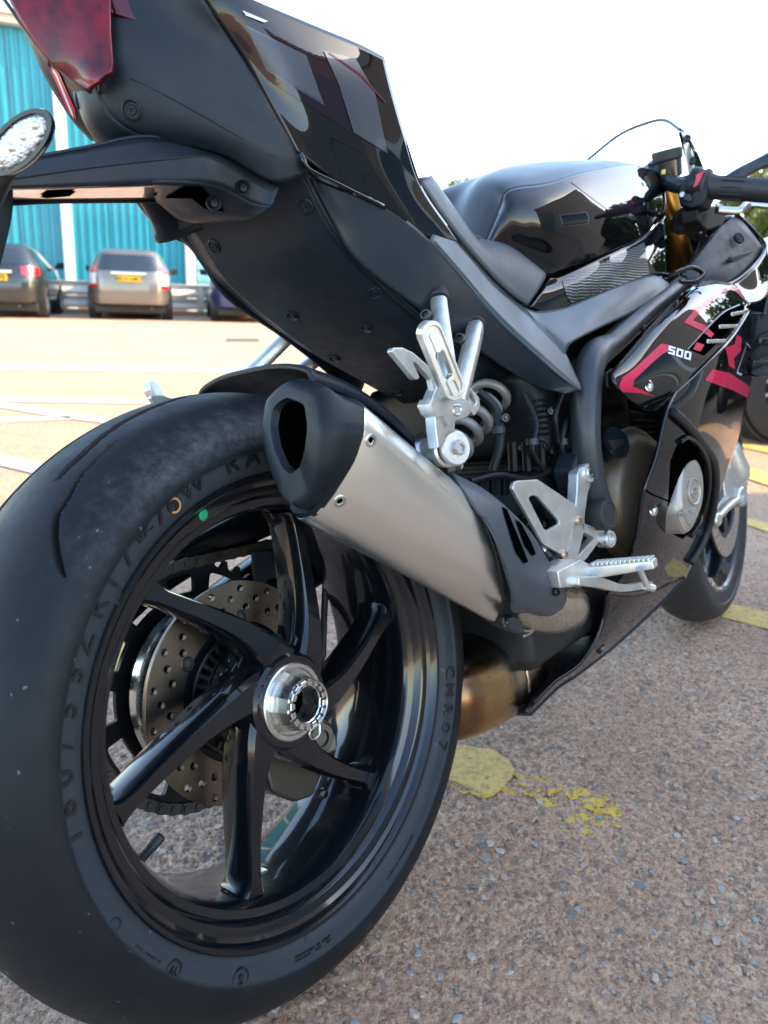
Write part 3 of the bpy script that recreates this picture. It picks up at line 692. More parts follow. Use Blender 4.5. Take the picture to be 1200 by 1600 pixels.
# right rear indicator on its stalk
ind = empty('indicator', parent=bike)
ic = P(32, 224, -.085); ax_l = P(75, 190, -.085)-P(-10, 262, -.085); ax_l /= np.linalg.norm(ax_l)
vn = np.array(CB)-ic; vn /= np.linalg.norm(vn); nrm = vn+np.array([-.45, .1, .15]); nrm /= np.linalg.norm(nrm); ax_l = RB.T@(_rt*.77+_up*.64); ax_l -= nrm*(ax_l@nrm); ax_l /= np.linalg.norm(ax_l); ax_s = np.cross(nrm, ax_l)
def ell(h, a_, b_, sh=0): return [ic+nrm*h+ax_l*(a_*math.cos(t)+sh)+ax_s*b_*math.sin(t) for t in np.linspace(0, 2*math.pi, 28, endpoint=False)]
loft('housing', [ell(-.022, .012, .006), ell(-.018, .020, .009), ell(-.008, .029, .0130), ell(.002, .0320, .0150), ell(.0045, .0315, .0145), ell(.0045, .0275, .0118), ell(.002, .027, .0114)], gloss_black, ind, angle=40)
lens_mat = M('clear lens', (.72, .74, .76), .06, metal=.85, coat=1.0, bump=(260, .9, .004))
loft('lens', [ell(.0008, .0272, .0116), ell(.0034, .0262, .0110), ell(.0052, .021, .0088), ell(.006, .011, .005)], lens_mat, ind, angle=60)
for k in range(4): turned('led', ic+nrm*.0052+ax_l*(-.018+.012*k), nrm, [(-.001, .0036), (.0012, .0032), (.002, .0015)], bright_alu, ind, 12)
tube('stalk', [P(-30, 330, -.035), P(-10, 300, -.045), P(8, 268, -.065), ic-nrm*.015-ax_l*.012], [.009, .009, .0075, .007], soft_rubber, ind, 12, 5)
tube('plate_hanger', [P(-55, 285, -.0), P(-52, 330, .0), P(-70, 400, .0)], [.03, .028, .028], matte_black, bike, 14, 4, square=5)
# ------------------------------------------------------------------ seat
seat_t = pts([(668, 282, -.088), (700, 326, -.094), (738, 379, -.100), (765, 384, -.105), (800, 395, -.114), (847, 431, -.1255)])
seat_b = pts([(652, 287, -.112), (692, 345, -.120), (733, 396, -.1255), (772, 439, -.128), (800, 464, -.130), (819, 477, -.1315)])
seat_m = [a_*.45+b_*.55+np.array([0, -.006, .002]) for a_, b_ in zip(seat_t, seat_b)]
s_in = [np.array([q[0]+.004, q[1]*.72, q[2]+.006]) for q in seat_t]; s_c = [np.array([q[0]+.006, 0, q[2]+.004]) for q in seat_t]
surf('rider_seat', [seat_b, seat_m, seat_t, s_in, s_c, mir(s_in), mir(seat_t), mir(seat_m), mir(seat_b)], seat_vinyl, bike, 8, 5, .006, flip=True)

tube('cowl_crease', [project(q, cowl.bvh, .0002) for q in ((205, 122), (280, 160), (360, 205), (430, 245))], .0008, matte_black, bike, 6, 5)
block('seat_base', (.40, -.116, .62), (.60, .116, .705), black_part, bike, .008)
# ------------------------------------------------------------------ tank
satin_tank = M('satin black tank top', (.012, .015, .019), .34, coat=.1, coat_rough=.2, rvar=(12, .30, .38), spec=.36)
crease = pts([(757, 380, -.086), (780, 327, -.103), (797, 297, -.116), (858, 287, -.142), (914, 270, -.150), (983, 259, -.143), (1024, 266, -.126)])
cxz = [(.455, .795), (.495, .862), (.56, .908), (.69, .946), (.86, .972), (.97, .975), (1.035, .958)]
centre = [np.array([x, 0, z]) for x, z in cxz]
m1 = [c_*.42+k_*.58+np.array([0, 0, .012]) for c_, k_ in zip(crease, centre)]
m2 = [c_*.78+k_*.22+np.array([0, 0, .010]) for c_, k_ in zip(crease, centre)]
tank_top = surf('tank_top', [crease, m2, m1, centre, mir(m1), mir(m2), mir(crease)], satin_tank, bike, 8, 6, .004, flip=False)
tank_side = surf('tank_side', [crease,
    pts([(759, 380, -.091), (784, 340, -.113), (808, 322, -.129), (862, 315, -.152), (918, 298, -.160), (992, 280, -.150), (1034, 283, -.128)]),
    pts([(760, 381, -.094), (792, 360, -.116), (826, 362, -.133), (872, 358, -.153), (930, 338, -.165), (1002, 312, -.158), (1038, 305, -.136)]),
    pts([(761, 383, -.096), (800, 380, -.113), (840, 396, -.126), (880, 398, -.142), (938, 376, -.155), (1008, 345, -.154), (1038, 320, -.138)]),
    pts([(762, 385, -.096), (805, 393, -.112), (849, 428, -.1255), (882, 422, -.134), (940, 400, -.146), (1005, 369, -.150), (1036, 332, -.139)])], gloss_black, bike, 8, 8, .004, mirror=True)
for nm, L, m_, lf in (('tank_decal', [(892, 285), (960, 262), (1012, 268), (1004, 320), (992, 338), (965, 340), (925, 310)], decal_plum, .0006),):
    decal(nm, L, tank_side.bvh, m_, bike, 3, lf)
# front end of the tank and the filler
fe = [crease[-1]]+[tank_side.grid[-1 if False else i, -1] for i in (8, 16, 24, -1)]
surf('tank_front', [fe, [np.array([q[0]+.03, q[1]*.6, q[2]]) for q in fe], [np.array([q[0]+.04, 0, q[2]+.004]) for q in fe], mir([np.array([q[0]+.03, q[1]*.6, q[2]]) for q in fe]), mir(fe)], gloss_black, bike, 4, 4, .003, flip=True)
# side cover below the tank with ribbed inset
sc = surf('side_cover', [
    pts([(860, 432, -.128), (878, 430, -.135), (940, 402, -.148), (1004, 372, -.153), (1040, 337, -.150)]),
    pts([(846, 455, -.136), (880, 452, -.145), (945, 430, -.157), (1010, 402, -.163), (1042, 380, -.160)]),
    pts([(829, 479, -.136), (862, 487, -.141), (940, 459, -.155), (1014, 430, -.166), (1044, 432, -.168)])], gloss_black, bike, 8, 8, .004, mirror=True)
def ripple_mat():
    m, n, l, b = new_mat('rippled dark trim'); b.inputs['Base Color'].default_value = (.004, .012, .014, 1); b.inputs['Roughness'].default_value = .3; b.inputs['Coat Weight'].default_value = .5
    tc = n.new('ShaderNodeTexCoord'); w = n.new('ShaderNodeTexWave'); w.bands_direction = 'Z'; w.inputs['Scale'].default_value = 75; w.inputs['Distortion'].default_value = 6; w.inputs['Detail'].default_value = 2; w.inputs['Detail Scale'].default_value = .35
    l.new(tc.outputs['Object'], w.inputs['Vector']); l.new(bumpn(n, l, w.outputs['Fac'], .6, .0012), b.inputs['Normal']); return m
decal('side_cover_inset', [(878, 439), (940, 412), (1006, 379), (1014, 428), (950, 452), (892, 474), (884, 462)], sc.bvh, ripple_mat(), bike, 4, .001)
# gap filler behind the seat nose and dark body under the tank
block('inner_body', (.46, -.075, .60), (.98, .075, .74), black_part, bike, .02)
block('tank_core', (.56, -.095, .70), (.95, .095, .83), black_part, bike, .01)
# ------------------------------------------------------------------ frame tubes
tube_grey = M('tube paint', (.030, .035, .041), .36, metal=.2, rvar=(30, .32, .42))
tube('frame_tube', pts([(1058, 447, -.168), (1010, 487, -.172), (960, 533, -.176), (915, 572, -.172), (880, 610, -.16)]), .0175, tube_grey, bike, 20, 6)
tube('frame_tube', pts([(950, 540, -.178), (932, 552, -.186), (920, 580, -.190), (915, 640, -.190), (916, 700, -.188), (925, 760, -.185), (938, 800, -.182)]), [.016, .0195, .0200, .0198, .0195, .0195, .0195], tube_grey, bike, 20, 6)
bolt(P(1007, 514, -.198), (-.2, -1, .3), .006, black_part, bike); bolt(P(995, 537, -.199), (-.2, -1, .3), .003, black_part, bike)
turned('frame_plug', P(947, 804, -.205), (-.1, -1, .05), [(-.03, .02), (0, .021), (.004, .0195), (.005, .0165), (.0035, .0155), (.0035, .003)], soft_rubber, bike, 28)
plate('frame_gusset', [(905, 705), (928, 712), (940, 745), (950, 790), (962, 800), (950, 830), (925, 820), (905, 770), (895, 735)], -.185, .03, satin_black, bike, rnd=.006, bevel=.003)
# ------------------------------------------------------------------ engine and the dark space behind the foot rests
eng = empty('engine', parent=bike)
block('airbox', (.42, -.15, .50), (.62, .15, .62), black_part, eng, .02)
block('cylinder_block', (.46, -.13, .36), (.70, .13, .54), black_part, eng, .012)
for k in range(7):
    z = .44+.013*k; block('cooling_fin', (.452, -.137, z), (.60, .137, z+.006), black_part, eng, .0015)
block('crankcase', (.36, -.13, .22), (.74, .13, .40), M('dark grey crankcase', (.03, .032, .034), .4, metal=.6, rvar=(40, .3, .5), bump=(400, .2, .0006)), eng, .02)
for q in ((790, 653), (861, 642)):
    turned('cover_screw', P(q[0], q[1], -.152), (-.5, -.8, .2), [(-.004, .0052), (.001, .0052), (.0015, .004), (.0002, .0034), (.0002, .0024), (.002, .002)], dark_steel, eng, 16)
for q in ((812, 700), (851, 696), (862, 705)):
    bolt(P(q[0], q[1], -.15), (-.4, -.9, .1), .004, black_part, eng)
for k, x in enumerate((800, 822, 845, 868)):
    a_ = P(x, 690, -.145); b_ = P(x+2, 735, -.14); tube('case_rib', [a_, b_], .006, black_part, eng, 8, 1)
plate('case_panel', [(742, 745), (842, 738), (846, 800), (738, 812)], -.11, .02, M('case panel', (.045, .05, .055), .35, metal=.5), eng, rnd=.004)
for k in range(5):
    x = 752+18*k; plate('case_rib', [(x, 742), (x+9, 741), (x+9, 772), (x, 774)], -.116, .006, black_part, eng, rnd=.001)
plate('case_pod', [(846, 738), (895, 732), (898, 760), (888, 800), (860, 812), (848, 790)], -.14, .05, satin_black, eng, rnd=.006, bevel=.003)
plate('under_case', [(725, 800), (860, 792), (900, 840), (905, 900), (870, 940), (800, 900), (740, 860)], -.10, .06, M('grey lower case', (.05, .056, .06), .42, metal=.5), eng, rnd=.01, bevel=.004)
# clutch cover, bronze dome
ccen = P(985, 770, -.145); cn = np.array([-.12, -1, .02]); cn /= np.linalg.norm(cn)
turned('clutch_cover', ccen, cn, [(-.03, .105), (.006, .104), (.012, .100), (.014, .092), (.028, .086), (.036, .078), (.040, .066), (.042, .050), (.040, .02), (.040, .003)], bronze, eng, 64)
turned('oil_filler', P(962, 692, -.172), (-.25, -.85, .3), [(-.02, .024), (.002, .024), (.006, .021), (.006, .008)], satin_black, eng, 24)
prism('oil_filler_grip', [P(952, 688, -.186), P(975, 686, -.186), P(976, 696, -.186), P(960, 704, -.186)], (0, .012, 0), soft_rubber, eng, .002)
block('starter_case', (.56, -.15, .52), (.70, .1, .60), black_part, eng, .015)
plate('water_pump', [(925, 640), (968, 625), (985, 640), (985, 668), (945, 676), (925, 668)], -.15, .05, black_part, eng, rnd=.008, bevel=.003)
plate('block_side', [(985, 640), (1035, 650), (1025, 720), (1000, 800), (985, 860), (960, 870), (985, 760)], -.135, .05, black_part, eng, rnd=.008, bevel=.003)
for k in range(6):
    y = 655+9*k; plate('block_fin', [(990, y), (1025, y+1), (1024, y+4), (989, y+3)], -.145, .02, black_part, eng, rnd=.001)
plate('oil_pan', [(905, 905), (958, 900), (960, 950), (935, 985), (905, 990)], -.07, .14, M('pan grey', (.06, .056, .05), .42, metal=.6), eng, rnd=.006, bevel=.004)
# inner darkness between engine and fairing
block('radiator', (.86, -.16, .38), (.90, .16, .72), black_part, bike, .004)
block('frame_head', (.96, -.06, .72), (1.10, .06, .90), black_part, bike, .02)

# hoses, loom and clips in the dark space ahead of the shock
for L, r in (([(748, 612, -.12), (775, 640, -.135), (782, 690, -.14), (770, 735, -.13)], .0055), ([(735, 752, -.12), (780, 742, -.135), (830, 748, -.145), (880, 722, -.15)], .0045),
             ([(905, 640, -.165), (885, 660, -.165), (878, 700, -.16), (890, 728, -.16)], .006), ([(820, 615, -.14), (838, 660, -.155), (832, 705, -.155), (850, 735, -.15)], .0038), ([(880, 612, -.17), (868, 650, -.17), (872, 690, -.165)], .0036)):
    tube('hose', pts(L), r, black_part, eng, 10, 6)
for q in ((779, 672, -.142), (832, 690, -.158), (880, 690, -.163)):
    turned('hose_clip', P(*q), (.1, 0, 1), [(-.004, .0072), (-.004, .0085), (.004, .0085), (.004, .0072)], satin_black, eng, 16)
for k in range(7):
    y = 618+9*k; plate('block_fin', [(838, y+6), (890, y), (890, y+4), (838, y+10)], -.150, .01, black_part, eng, rnd=.001)
# ------------------------------------------------------------------ exhaust
exh = empty('exhaust', parent=bike)
def steel_can():
    m, n, l, b = new_mat('brushed stainless'); b.inputs['Metallic'].default_value = 1.0
    tc = n.new('ShaderNodeTexCoord'); mp = n.new('ShaderNodeMapping'); mp.inputs['Rotation'].default_value = (0, rad(33), 0); mp.inputs['Scale'].default_value = (4, 260, 260)
    l.new(tc.outputs['Object'], mp.inputs[0]); f = noise(n, l, 3, 4, .6, mp.outputs[0]); g = noise(n, l, 14, 4, .6)
    l.new(mixcol(n, l, f, (.78, .77, .72), (.86, .85, .80)), b.inputs['Base Color'])
    l.new(ramp(n, l, g, ((.3, .27), (.7, .33))), b.inputs['Roughness']); l.new(bumpn(n, l, f, .025, .0003), b.inputs['Normal']); return m
can_mat = steel_can()
cap_mat = M('anodised black cap', (.005, .008, .012), .42, rvar=(60, .38, .48), bump=(1200, .05, .0002), spec=.24)
guard_mat = M('satin guard', (.036, .042, .05), .48, bump=(1200, .06, .0002), spec=.5)
tip = pts([(452, 595, -.150), (496, 611, -.185), (505, 669, -.195), (497, 733, -.187), (484, 776, -.172), (460, 792, -.158), (439, 776, -.145), (417, 723, -.128), (408, 669, -.118), (415, 624, -.122), (433, 605, -.135)])
seam = pts([(556, 624, -.172), (573, 637, -.203), (573, 669, -.210), (556, 720, -.200), (527, 767, -.186), (500, 806, -.170), (465, 818, -.150)])
axd = (np.array(seam[2])-np.array(tip[2])); 
sl_in = [np.array(tip[i])+axd*1.05+np.array([.0, d_, 0]) for i, d_ in ((7, .012), (8, .014), (9, .012), (10, .006))]
seam = seam+sl_in
front = pts([(722, 762, -.165), (735, 775, -.190), (765, 820, -.205), (787, 872, -.209), (799, 925, -.200), (800, 955, -.188), (788, 986, -.168)])
axf = np.array(front[3])-np.array(seam[2])
front = front+[np.array(seam[i])+axf+np.array([0, d_, 0]) for i, d_ in ((7, .012), (8, .016), (9, .014), (10, .006))]
def cmix(a_, b_, t): return [np.array(p_)*(1-t)+np.array(q_)*t for p_, q_ in zip(a_, b_)]
def rnd_loop(L, r=.012): 
    L = [np.array(q) for q in L]; out = []; N = len(L)
    for i in range(N):
        a_, b_, c_ = L[i-1], L[i], L[(i+1) % N]
        for t in (.0, .5, 1.):
            s_ = b_+(a_-b_)*.22; e_ = b_+(c_-b_)*.22; out.append((1-t)**2*s_+2*t*(1-t)*b_+t*t*e_)
    return out
cen = np.mean(tip, 0)
inner_ax = axd/np.linalg.norm(axd)
op = [cen+(np.array(q)-cen)*.60+np.array([0, .002, .006]) for q in tip]
sh = lambda L, k, c_=None: [(np.mean(L, 0) if c_ is None else c_)+(np.array(q)-(np.mean(L, 0) if c_ is None else c_))*k for q in L]
bulge = [np.array(q)+inner_ax*.010 for q in sh(tip, 1.07)]
loops = [rnd_loop(q) for q in ([p_+inner_ax*.003 for p_ in sh(op, 1.0)], sh(op, 1.02), sh(op, 1.10), [p_-inner_ax*.001 for p_ in sh(tip, .90)], sh(tip, .985), [p_+inner_ax*.0035 for p_ in sh(tip, 1.03)], [p_+inner_ax*.012 for p_ in sh(tip, 1.065)], cmix(sh(tip, 1.05), seam, .55), cmix(tip, seam, .985), cmix(sh(tip, .99), sh(seam, .985), 1.0))]
loft('end_cap', loops, cap_mat, exh, cap0=False, cap1=False, angle=50)
loft('outlet_lip', [rnd_loop([p_+inner_ax*.003 for p_ in sh(op, 1.0)]), rnd_loop([p_+inner_ax*.0045 for p_ in sh(op, .97)]), rnd_loop([p_+inner_ax*.003 for p_ in sh(op, .945)]), rnd_loop([p_+inner_ax*.006 for p_ in sh(op, .925)])], black_part, exh, cap0=False, cap1=False, angle=50)
loft('baffle', [rnd_loop([p_+inner_ax*.006 for p_ in sh(op, .925)]), rnd_loop([p_+inner_ax*.02 for p_ in sh(op, .92)]), rnd_loop([p_+inner_ax*.03 for p_ in sh(op, .9)])], dark_hole, exh, cap0=False, cap1=True, angle=50)
can = loft('silencer_can', [rnd_loop(sh(cmix(seam, front, t), k)) for t, k in ((-.01, .985), (.0, 1.0), (.15, 1.0), (.3, 1.0), (.45, 1.0), (.6, 1.0), (.75, 1.0), (.9, 1.0), (1.0, 1.0), (1.02, .97))], can_mat, exh, angle=50)
dgr = bpy.context.evaluated_depsgraph_get(); can_bvh = BVHTree.FromPolygons([v.co.copy() for v in can.data.vertices], [tuple(p_.vertices) for p_ in can.data.polygons])
for q in ((579, 688), (531, 783)):
    d = Vector(RB.T @ ray_world(*q)).normalized(); h = can_bvh.ray_cast(Vector(CB), d)
    if h[0]:
        n = np.array(h[1]); n = -n if n@np.array(d) > 0 else n; pz = np.array(h[0])
        turned('rivet', pz, n, [(-.002, .0060), (.0010, .0060), (.0014, .0052), (.0012, .0036), (-.001, .0032), (-.001, .0003)], zinc, exh, 24); turned('rivet_recess_shade', pz, n, [(-.001, .0031), (-.0002, .0031), (.0001, .0026)], dark_hole, exh, 16)  # black disc painted for the shade in the rivet recess
# heat shield: matte black strap and slotted guard
hs0 = [np.array(q) for q in front]
strap = [rnd_loop(sh(cmix(seam, front, t), k)) for t, k in ((.93, 1.005), (.935, 1.035), (1.03, 1.035), (1.04, .99))]
loft('can_strap', strap, soft_rubber, exh, cap0=False, cap1=False, angle=40)
guard = surf('heat_guard', [
    pts([(704, 737, -.170), (753, 762, -.190), (791, 792, -.202), (830, 832, -.207), (850, 864, -.205), (884, 922, -.196)]),
    pts([(716, 755, -.188), (756, 782, -.204), (786, 815, -.213), (820, 858, -.218), (848, 890, -.215), (885, 932, -.203)]),
    pts([(742, 790, -.206), (770, 828, -.216), (795, 868, -.221), (825, 905, -.222), (858, 925, -.216), (884, 941, -.202)]),
    pts([(768, 835, -.214), (788, 880, -.220), (803, 922, -.218), (830, 945, -.212), (860, 958, -.203), (876, 955, -.198)]),
    pts([(785, 885, -.212), (797, 925, -.212), (801, 956, -.202), (825, 958, -.200), (848, 964, -.195), (866, 963, -.192)])], guard_mat, exh, 8, 8, .003)
for L in ([(783, 792), (791, 797), (813, 850), (824, 878), (817, 881), (804, 862)], [(804, 812), (812, 817), (829, 848), (836, 866), (830, 869), (818, 852)]):
    decal('guard_slot', L, guard.bvh, dark_hole, exh, 3, .0012)  # no cut in the guard: shade of each slot painted black
bolt(P(869, 925, -.2165), (-.35, -.9, .1), .0048, black_part, exh)
# link pipe, collector box with heat colours, clamp
def heat_mat():
    m, n, l, b = new_mat('heat tinted steel'); b.inputs['Metallic'].default_value = 1.0
    tc = n.new('ShaderNodeTexCoord'); sep = n.new('ShaderNodeSeparateXYZ'); l.new(tc.outputs['Object'], sep.inputs[0])
    mr = n.new('ShaderNodeMapRange'); l.new(sep.outputs['X'], mr.inputs['Value']); mr.inputs['From Min'].default_value = .27; mr.inputs['From Max'].default_value = .56
    ad = n.new('ShaderNodeMath'); ad.operation = 'MULTIPLY_ADD'; l.new(noise(n, l, 9, 3, .5), ad.inputs[0]); ad.inputs[1].default_value = .22; l.new(mr.outputs[0], ad.inputs[2])
    c = ramp(n, l, ad.outputs[0], ((.08, (.16, .085, .05)), (.16, (.42, .26, .12)), (.34, (.46, .31, .16)), (.40, (.22, .19, .16)), (.46, (.44, .39, .31)), (.60, (.36, .29, .21)), (.66, (.15, .09, .06)), (.95, (.08, .055, .05))))
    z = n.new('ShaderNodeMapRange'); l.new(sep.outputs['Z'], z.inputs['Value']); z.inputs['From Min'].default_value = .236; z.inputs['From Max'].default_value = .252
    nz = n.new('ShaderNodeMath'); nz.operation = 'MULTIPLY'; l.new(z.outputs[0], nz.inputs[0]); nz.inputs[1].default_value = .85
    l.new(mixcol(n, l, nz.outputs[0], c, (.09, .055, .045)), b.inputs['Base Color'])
    l.new(ramp(n, l, noise(n, l, 22, 4, .6), ((.3, .2), (.7, .32))), b.inputs['Roughness']); return m
heat = heat_mat()
def cl(pc, rz, ry, Yc, x): return [np.array([x, Yc+ry*math.copysign(abs(math.cos(t))**.75, math.cos(t)), pc+rz*math.copysign(abs(math.sin(t))**.75, math.sin(t))]) for t in np.linspace(0, 2*math.pi, 32, endpoint=False)]
col_loops = [cl(.215, .03, .06, .0, .235), cl(.212, .055, .085, -.002, .25), cl(.208, .064, .095, -.006, .29), cl(.205, .067, .098, -.008, .345), cl(.203, .067, .098, -.008, .40), cl(.203, .063, .094, -.008, .45), cl(.207, .055, .085, -.006, .50), cl(.215, .042, .068, .0, .545), cl(.222, .028, .05, .0, .57)]
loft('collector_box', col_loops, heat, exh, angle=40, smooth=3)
loft('collector_seam', [cl(.2045, .0685, .0995, -.008, .381), cl(.2045, .0700, .1010, -.008, .3835), cl(.2042, .0700, .1010, -.008, .3870), cl(.2042, .0685, .0995, -.008, .3895)], heat, exh, cap0=False, cap1=False)
pipe_mat = M('light stainless pipe', (.56, .53, .47), .26, metal=1.0, rvar=(30, .2, .34))
tube('link_pipe', [np.array(P(790, 925, -.170)), np.array(P(846, 948, -.163)), np.array(P(880, 948, -.125)), np.array([.55, -.04, .225])], [.033, .034, .036, .037], pipe_mat, exh, 32, 8)
prism('clamp_band', [P(793, 966, -.197), P(804, 963, -.197), P(818, 972, -.190), P(816, 990, -.186), P(806, 990, -.188), P(795, 980, -.195)], (0.002, .012, 0), satin_black, exh, .002)
tube('spring_hook', [P(818, 985, -.187), P(826, 986, -.185), P(833, 984, -.183), P(828, 990, -.184), P(819, 994, -.186)], .0014, zinc, exh, 8, 4)
turned('clamp_bolt', P(789, 976, -.198), (-.8, -.5, -.2), [(-.01, .0045), (.001, .0045), (.0025, .0035), (.0005, .0024), (.0, .0005)], dark_steel, exh, 14)
tube('header_pipe', [(.56, -.03, .235), (.66, -.05, .20), (.78, -.06, .20), (.86, -.06, .26)], .026, heat, exh, 18, 6)
tube('weld_bead', [np.array([x, -.008-.0995*math.cos(t), .205+.066*math.sin(t)]) for x, t in zip(np.linspace(.30, .46, 24), np.full(24, .45))], .0018, heat, exh, 8, 1)
# ------------------------------------------------------------------ passenger foot rest brackets (right one measured, left one mirrored)
def pillion(side):
    s = side; hold = empty('passenger_footrest', parent=bike)
    def Q(x, y, Y):
        q = P(x, y, Y); return np.array([q[0], q[1]*s, q[2]])
    def QP(name, L, Y, th, mat, **k):
        o = plate(name, L, Y, th, mat, hold, **k)
        if s < 0:
            for v in o.data.vertices: v.co.y *= -1
            o.data.flip_normals()
        return o
    tube('support_bar', [Q(686, 474, -.128), Q(690, 510, -.150), Q(700, 580, -.190), Q(705, 625, -.200)], [.0098, .0098, .0092, .009], silver_cast, hold, 16, 3, square=3.2)
    tube('support_bar', [Q(743, 512, -.135), Q(737, 540, -.152), Q(722, 600, -.190), Q(712, 640, -.202)], [.0098, .0098, .0092, .009], silver_cast, hold, 16, 3, square=3.2)
    for (x, y, Y), (x2, y2, Y2) in (((685, 466, -.122), (688, 492, -.140)), ((743, 506, -.130), (739, 530, -.146))):
        a_, b_ = Q(x, y, Y), Q(x2, y2, Y2); n = b_-a_; turned('rubber_cap', a_-n*.5/np.linalg.norm(n)*.01, n, [(-.006, .0135), (.012, .0135), (.0135, .012), (.0135, .004)], soft_rubber, hold, 22)
    for q in (((665, 492, -.138), (718, 529, -.148)) if s > 0 else ()):
        turned('washer', Q(*q), (-.9, -.3*s, .3), [(-.006, .0058), (.001, .0062), (.0018, .0056), (.0018, .0042), (-.003, .004), (-.003, .001)], dark_steel, hold, 18)
    QP('bag_hook', [(613, 549), (615, 543), (630, 543), (646, 551), (682, 582), (690, 605), (686, 640), (672, 640), (678, 612), (674, 592), (650, 566), (646, 566), (656, 590), (653, 593), (648, 592)], -.198, .007, silver_cast, rnd=.0012, bevel=.0009)
    QP('bracket_body', [(672, 630), (684, 600), (722, 600), (735, 604), (749, 621), (751, 634), (742, 650), (733, 640), (727, 626), (712, 634), (712, 660), (708, 690), (684, 690), (680, 655)], -.200, .012, silver_cast, holes=[[(727, 606), (733, 604), (745, 628), (741, 634)]], rnd=.0016, bevel=.0010)
    # boxed knuckle in front of the body
    k0 = [Q(672, 632, -.216), Q(676, 622, -.216), Q(722, 620, -.216), Q(733, 628, -.216), Q(736, 645, -.216), Q(729, 652, -.216), Q(710, 658, -.216), Q(703, 666, -.216), Q(694, 650, -.216), Q(686, 652, -.216), Q(678, 645, -.216)]
    prism('knuckle', k0, (0, .016*s, 0), silver_cast, hold, .0011)
    prism('drop_arm', [Q(679, 642, -.212), Q(692, 650, -.212), Q(697, 690, -.212), Q(685, 700, -.212), Q(681, 670, -.212)], (0, .012*s, 0), silver_cast, hold, .0010)
    turned('pivot_pin', Q(714, 641, -.2165), (-.3, -s, .1), [(-.002, .006), (.0012, .006), (.002, .005), (.0008, .0035), (.0008, .001)], zinc, hold, 18)
    # clamp bush and hexagon bolt
    n_ = np.array([-.30, -.95*s, .05])
    turned('bush', Q(692, 703, -.185), n_, [(-.03, .014), (.0, .017), (.004, .018), (.010, .018), (.012, .015), (.015, .0145), (.018, .0175), (.022, .0175), (.0235, .016), (.0235, .004)], silver_cast, hold, 32)
    turned('bush_rubber', Q(692, 703, -.185)+n_*.0135, n_, [(-.002, .0155), (.004, .0155)], soft_rubber, hold, 28)
    turned('hexagon_bolt', Q(692, 703, -.185)+n_*.0235, n_, [(-.002, .0095), (.0008, .0095), (.001, .0075), (.0065, .0075), (.0072, .0068), (.0072, .0042), (.004, .0038), (.004, .0005)], zinc, hold, 6, angle=30)
    # folded peg with slot and finger grooves
    pa, pb = Q(668, 514, -.222), Q(708, 612, -.222); ux = (pb-pa); L_ = np.linalg.norm(ux); ux /= L_
    nn = np.array([-.55, -.80*s, .12]); nn -= ux*(nn@ux); nn /= np.linalg.norm(nn); uy = np.cross(nn, ux)
    w = .0115; cap = lambda x0, x1, ww: [(x0-ww*math.sin(t), ww*math.cos(t)) for t in np.linspace(0, math.pi, 9)]+[(x1+ww*math.sin(t), -ww*math.cos(t)) for t in np.linspace(0, math.pi, 9)]
    outline_plate('footpeg', cap(.004, L_-.004, w), [cap(.026, .046, .0045)], pa, ux, uy, .010, silver_cast, hold, .0011)
    outline_plate('footpeg_rim', cap(.004, L_-.004, w-.0002), [cap(.006, L_-.006, w-.0028)], pa+nn*.0058, ux, uy, .003, silver_cast, hold, .0007)
    outline_plate('footpeg_rib', cap(.054, .066, .0052), [cap(.056, .065, .0030)], pa+nn*.0058, ux, uy, .003, silver_cast, hold, .0006)
    outline_plate('footpeg_rib', cap(.006, .020, .0035), [], pa+nn*.0052, ux, uy, .002, silver_cast, hold, .0006)
    return hold
pillion(1); pillion(-1)
# exhaust mount to the bush, polished
tube('exhaust_hanger', [P(655, 712, -.150), P(680, 705, -.165), P(690, 703, -.180)], [.018, .016, .013], bright_alu, bike, 18, 4)
tube('exhaust_hanger', [P(665, 690, -.10), P(668, 715, -.12)], .014, bright_alu, bike, 16, 2)
# ------------------------------------------------------------------ shock absorber
shock = empty('shock_absorber', parent=bike)
s0, s1 = P(690, 715, -.085), P(775, 607, -.085); ad = s1-s0; AL = np.linalg.norm(ad); ad /= AL
_, sa, sb = axes(ad); turnsN = 5.6
tube('coil_spring', [s0+ad*(AL*t)+.0225*(math.cos(2*math.pi*turnsN*t)*sa+math.sin(2*math.pi*turnsN*t)*sb) for t in np.linspace(0.02, 1.0, 120)], .0061, spring_paint, shock, 12, 1)
tube('damper_body', [s0-ad*.05, s0+ad*(AL*.5), s1+ad*.03], [.014, .012, .010], black_part, shock, 20, 2)
turned('spring_collar', s0-ad*.002, ad, [(-.02, .020), (-.012, .026), (-.004, .026), (.0, .028), (.004, .026)], bright_alu, shock, 28)
# ------------------------------------------------------------------ hugger and swing arm
hug = lathe('rear_hugger', [(-.092, .318), (-.090, .328), (-.080, .336), (-.05, .342), (0, .344), (.05, .342), (.080, .336), (.090, .328), (.092, .318)], matte_black, bike, 48, 0, AXZ, a0=rad(8), a1=rad(78), angle=50)
sm = hug.modifiers.new('shell', 'SOLIDIFY'); sm.thickness = .003; sm.offset = 0
tube('hugger_edge', [(.343*math.cos(rad(78))+.0, y, AXZ+r_*math.sin(rad(78))) for y, r_ in ((-.092, .320), (-.086, .332), (-.05, .341), (0, .343), (.05, .341), (.086, .332), (.092, .320))], .0035, matte_black, bike, 8, 5)
swing = empty('swing_arm', parent=bike)
def arm_loft(name, st, mat):
    loops = []
    for x, z, hz, y0, y1 in st:
        cy, hy = (y0+y1)/2, abs(y1-y0)/2
        loops.append([np.array([x, cy+hy*math.copysign(abs(math.cos(t))**.5, math.cos(t)), z+hz*math.copysign(abs(math.sin(t))**.5, math.sin(t))]) for t in np.linspace(0, 2*math.pi, 24, endpoint=False)])
    return loft(name, loops, mat, swing, angle=45, smooth=5)
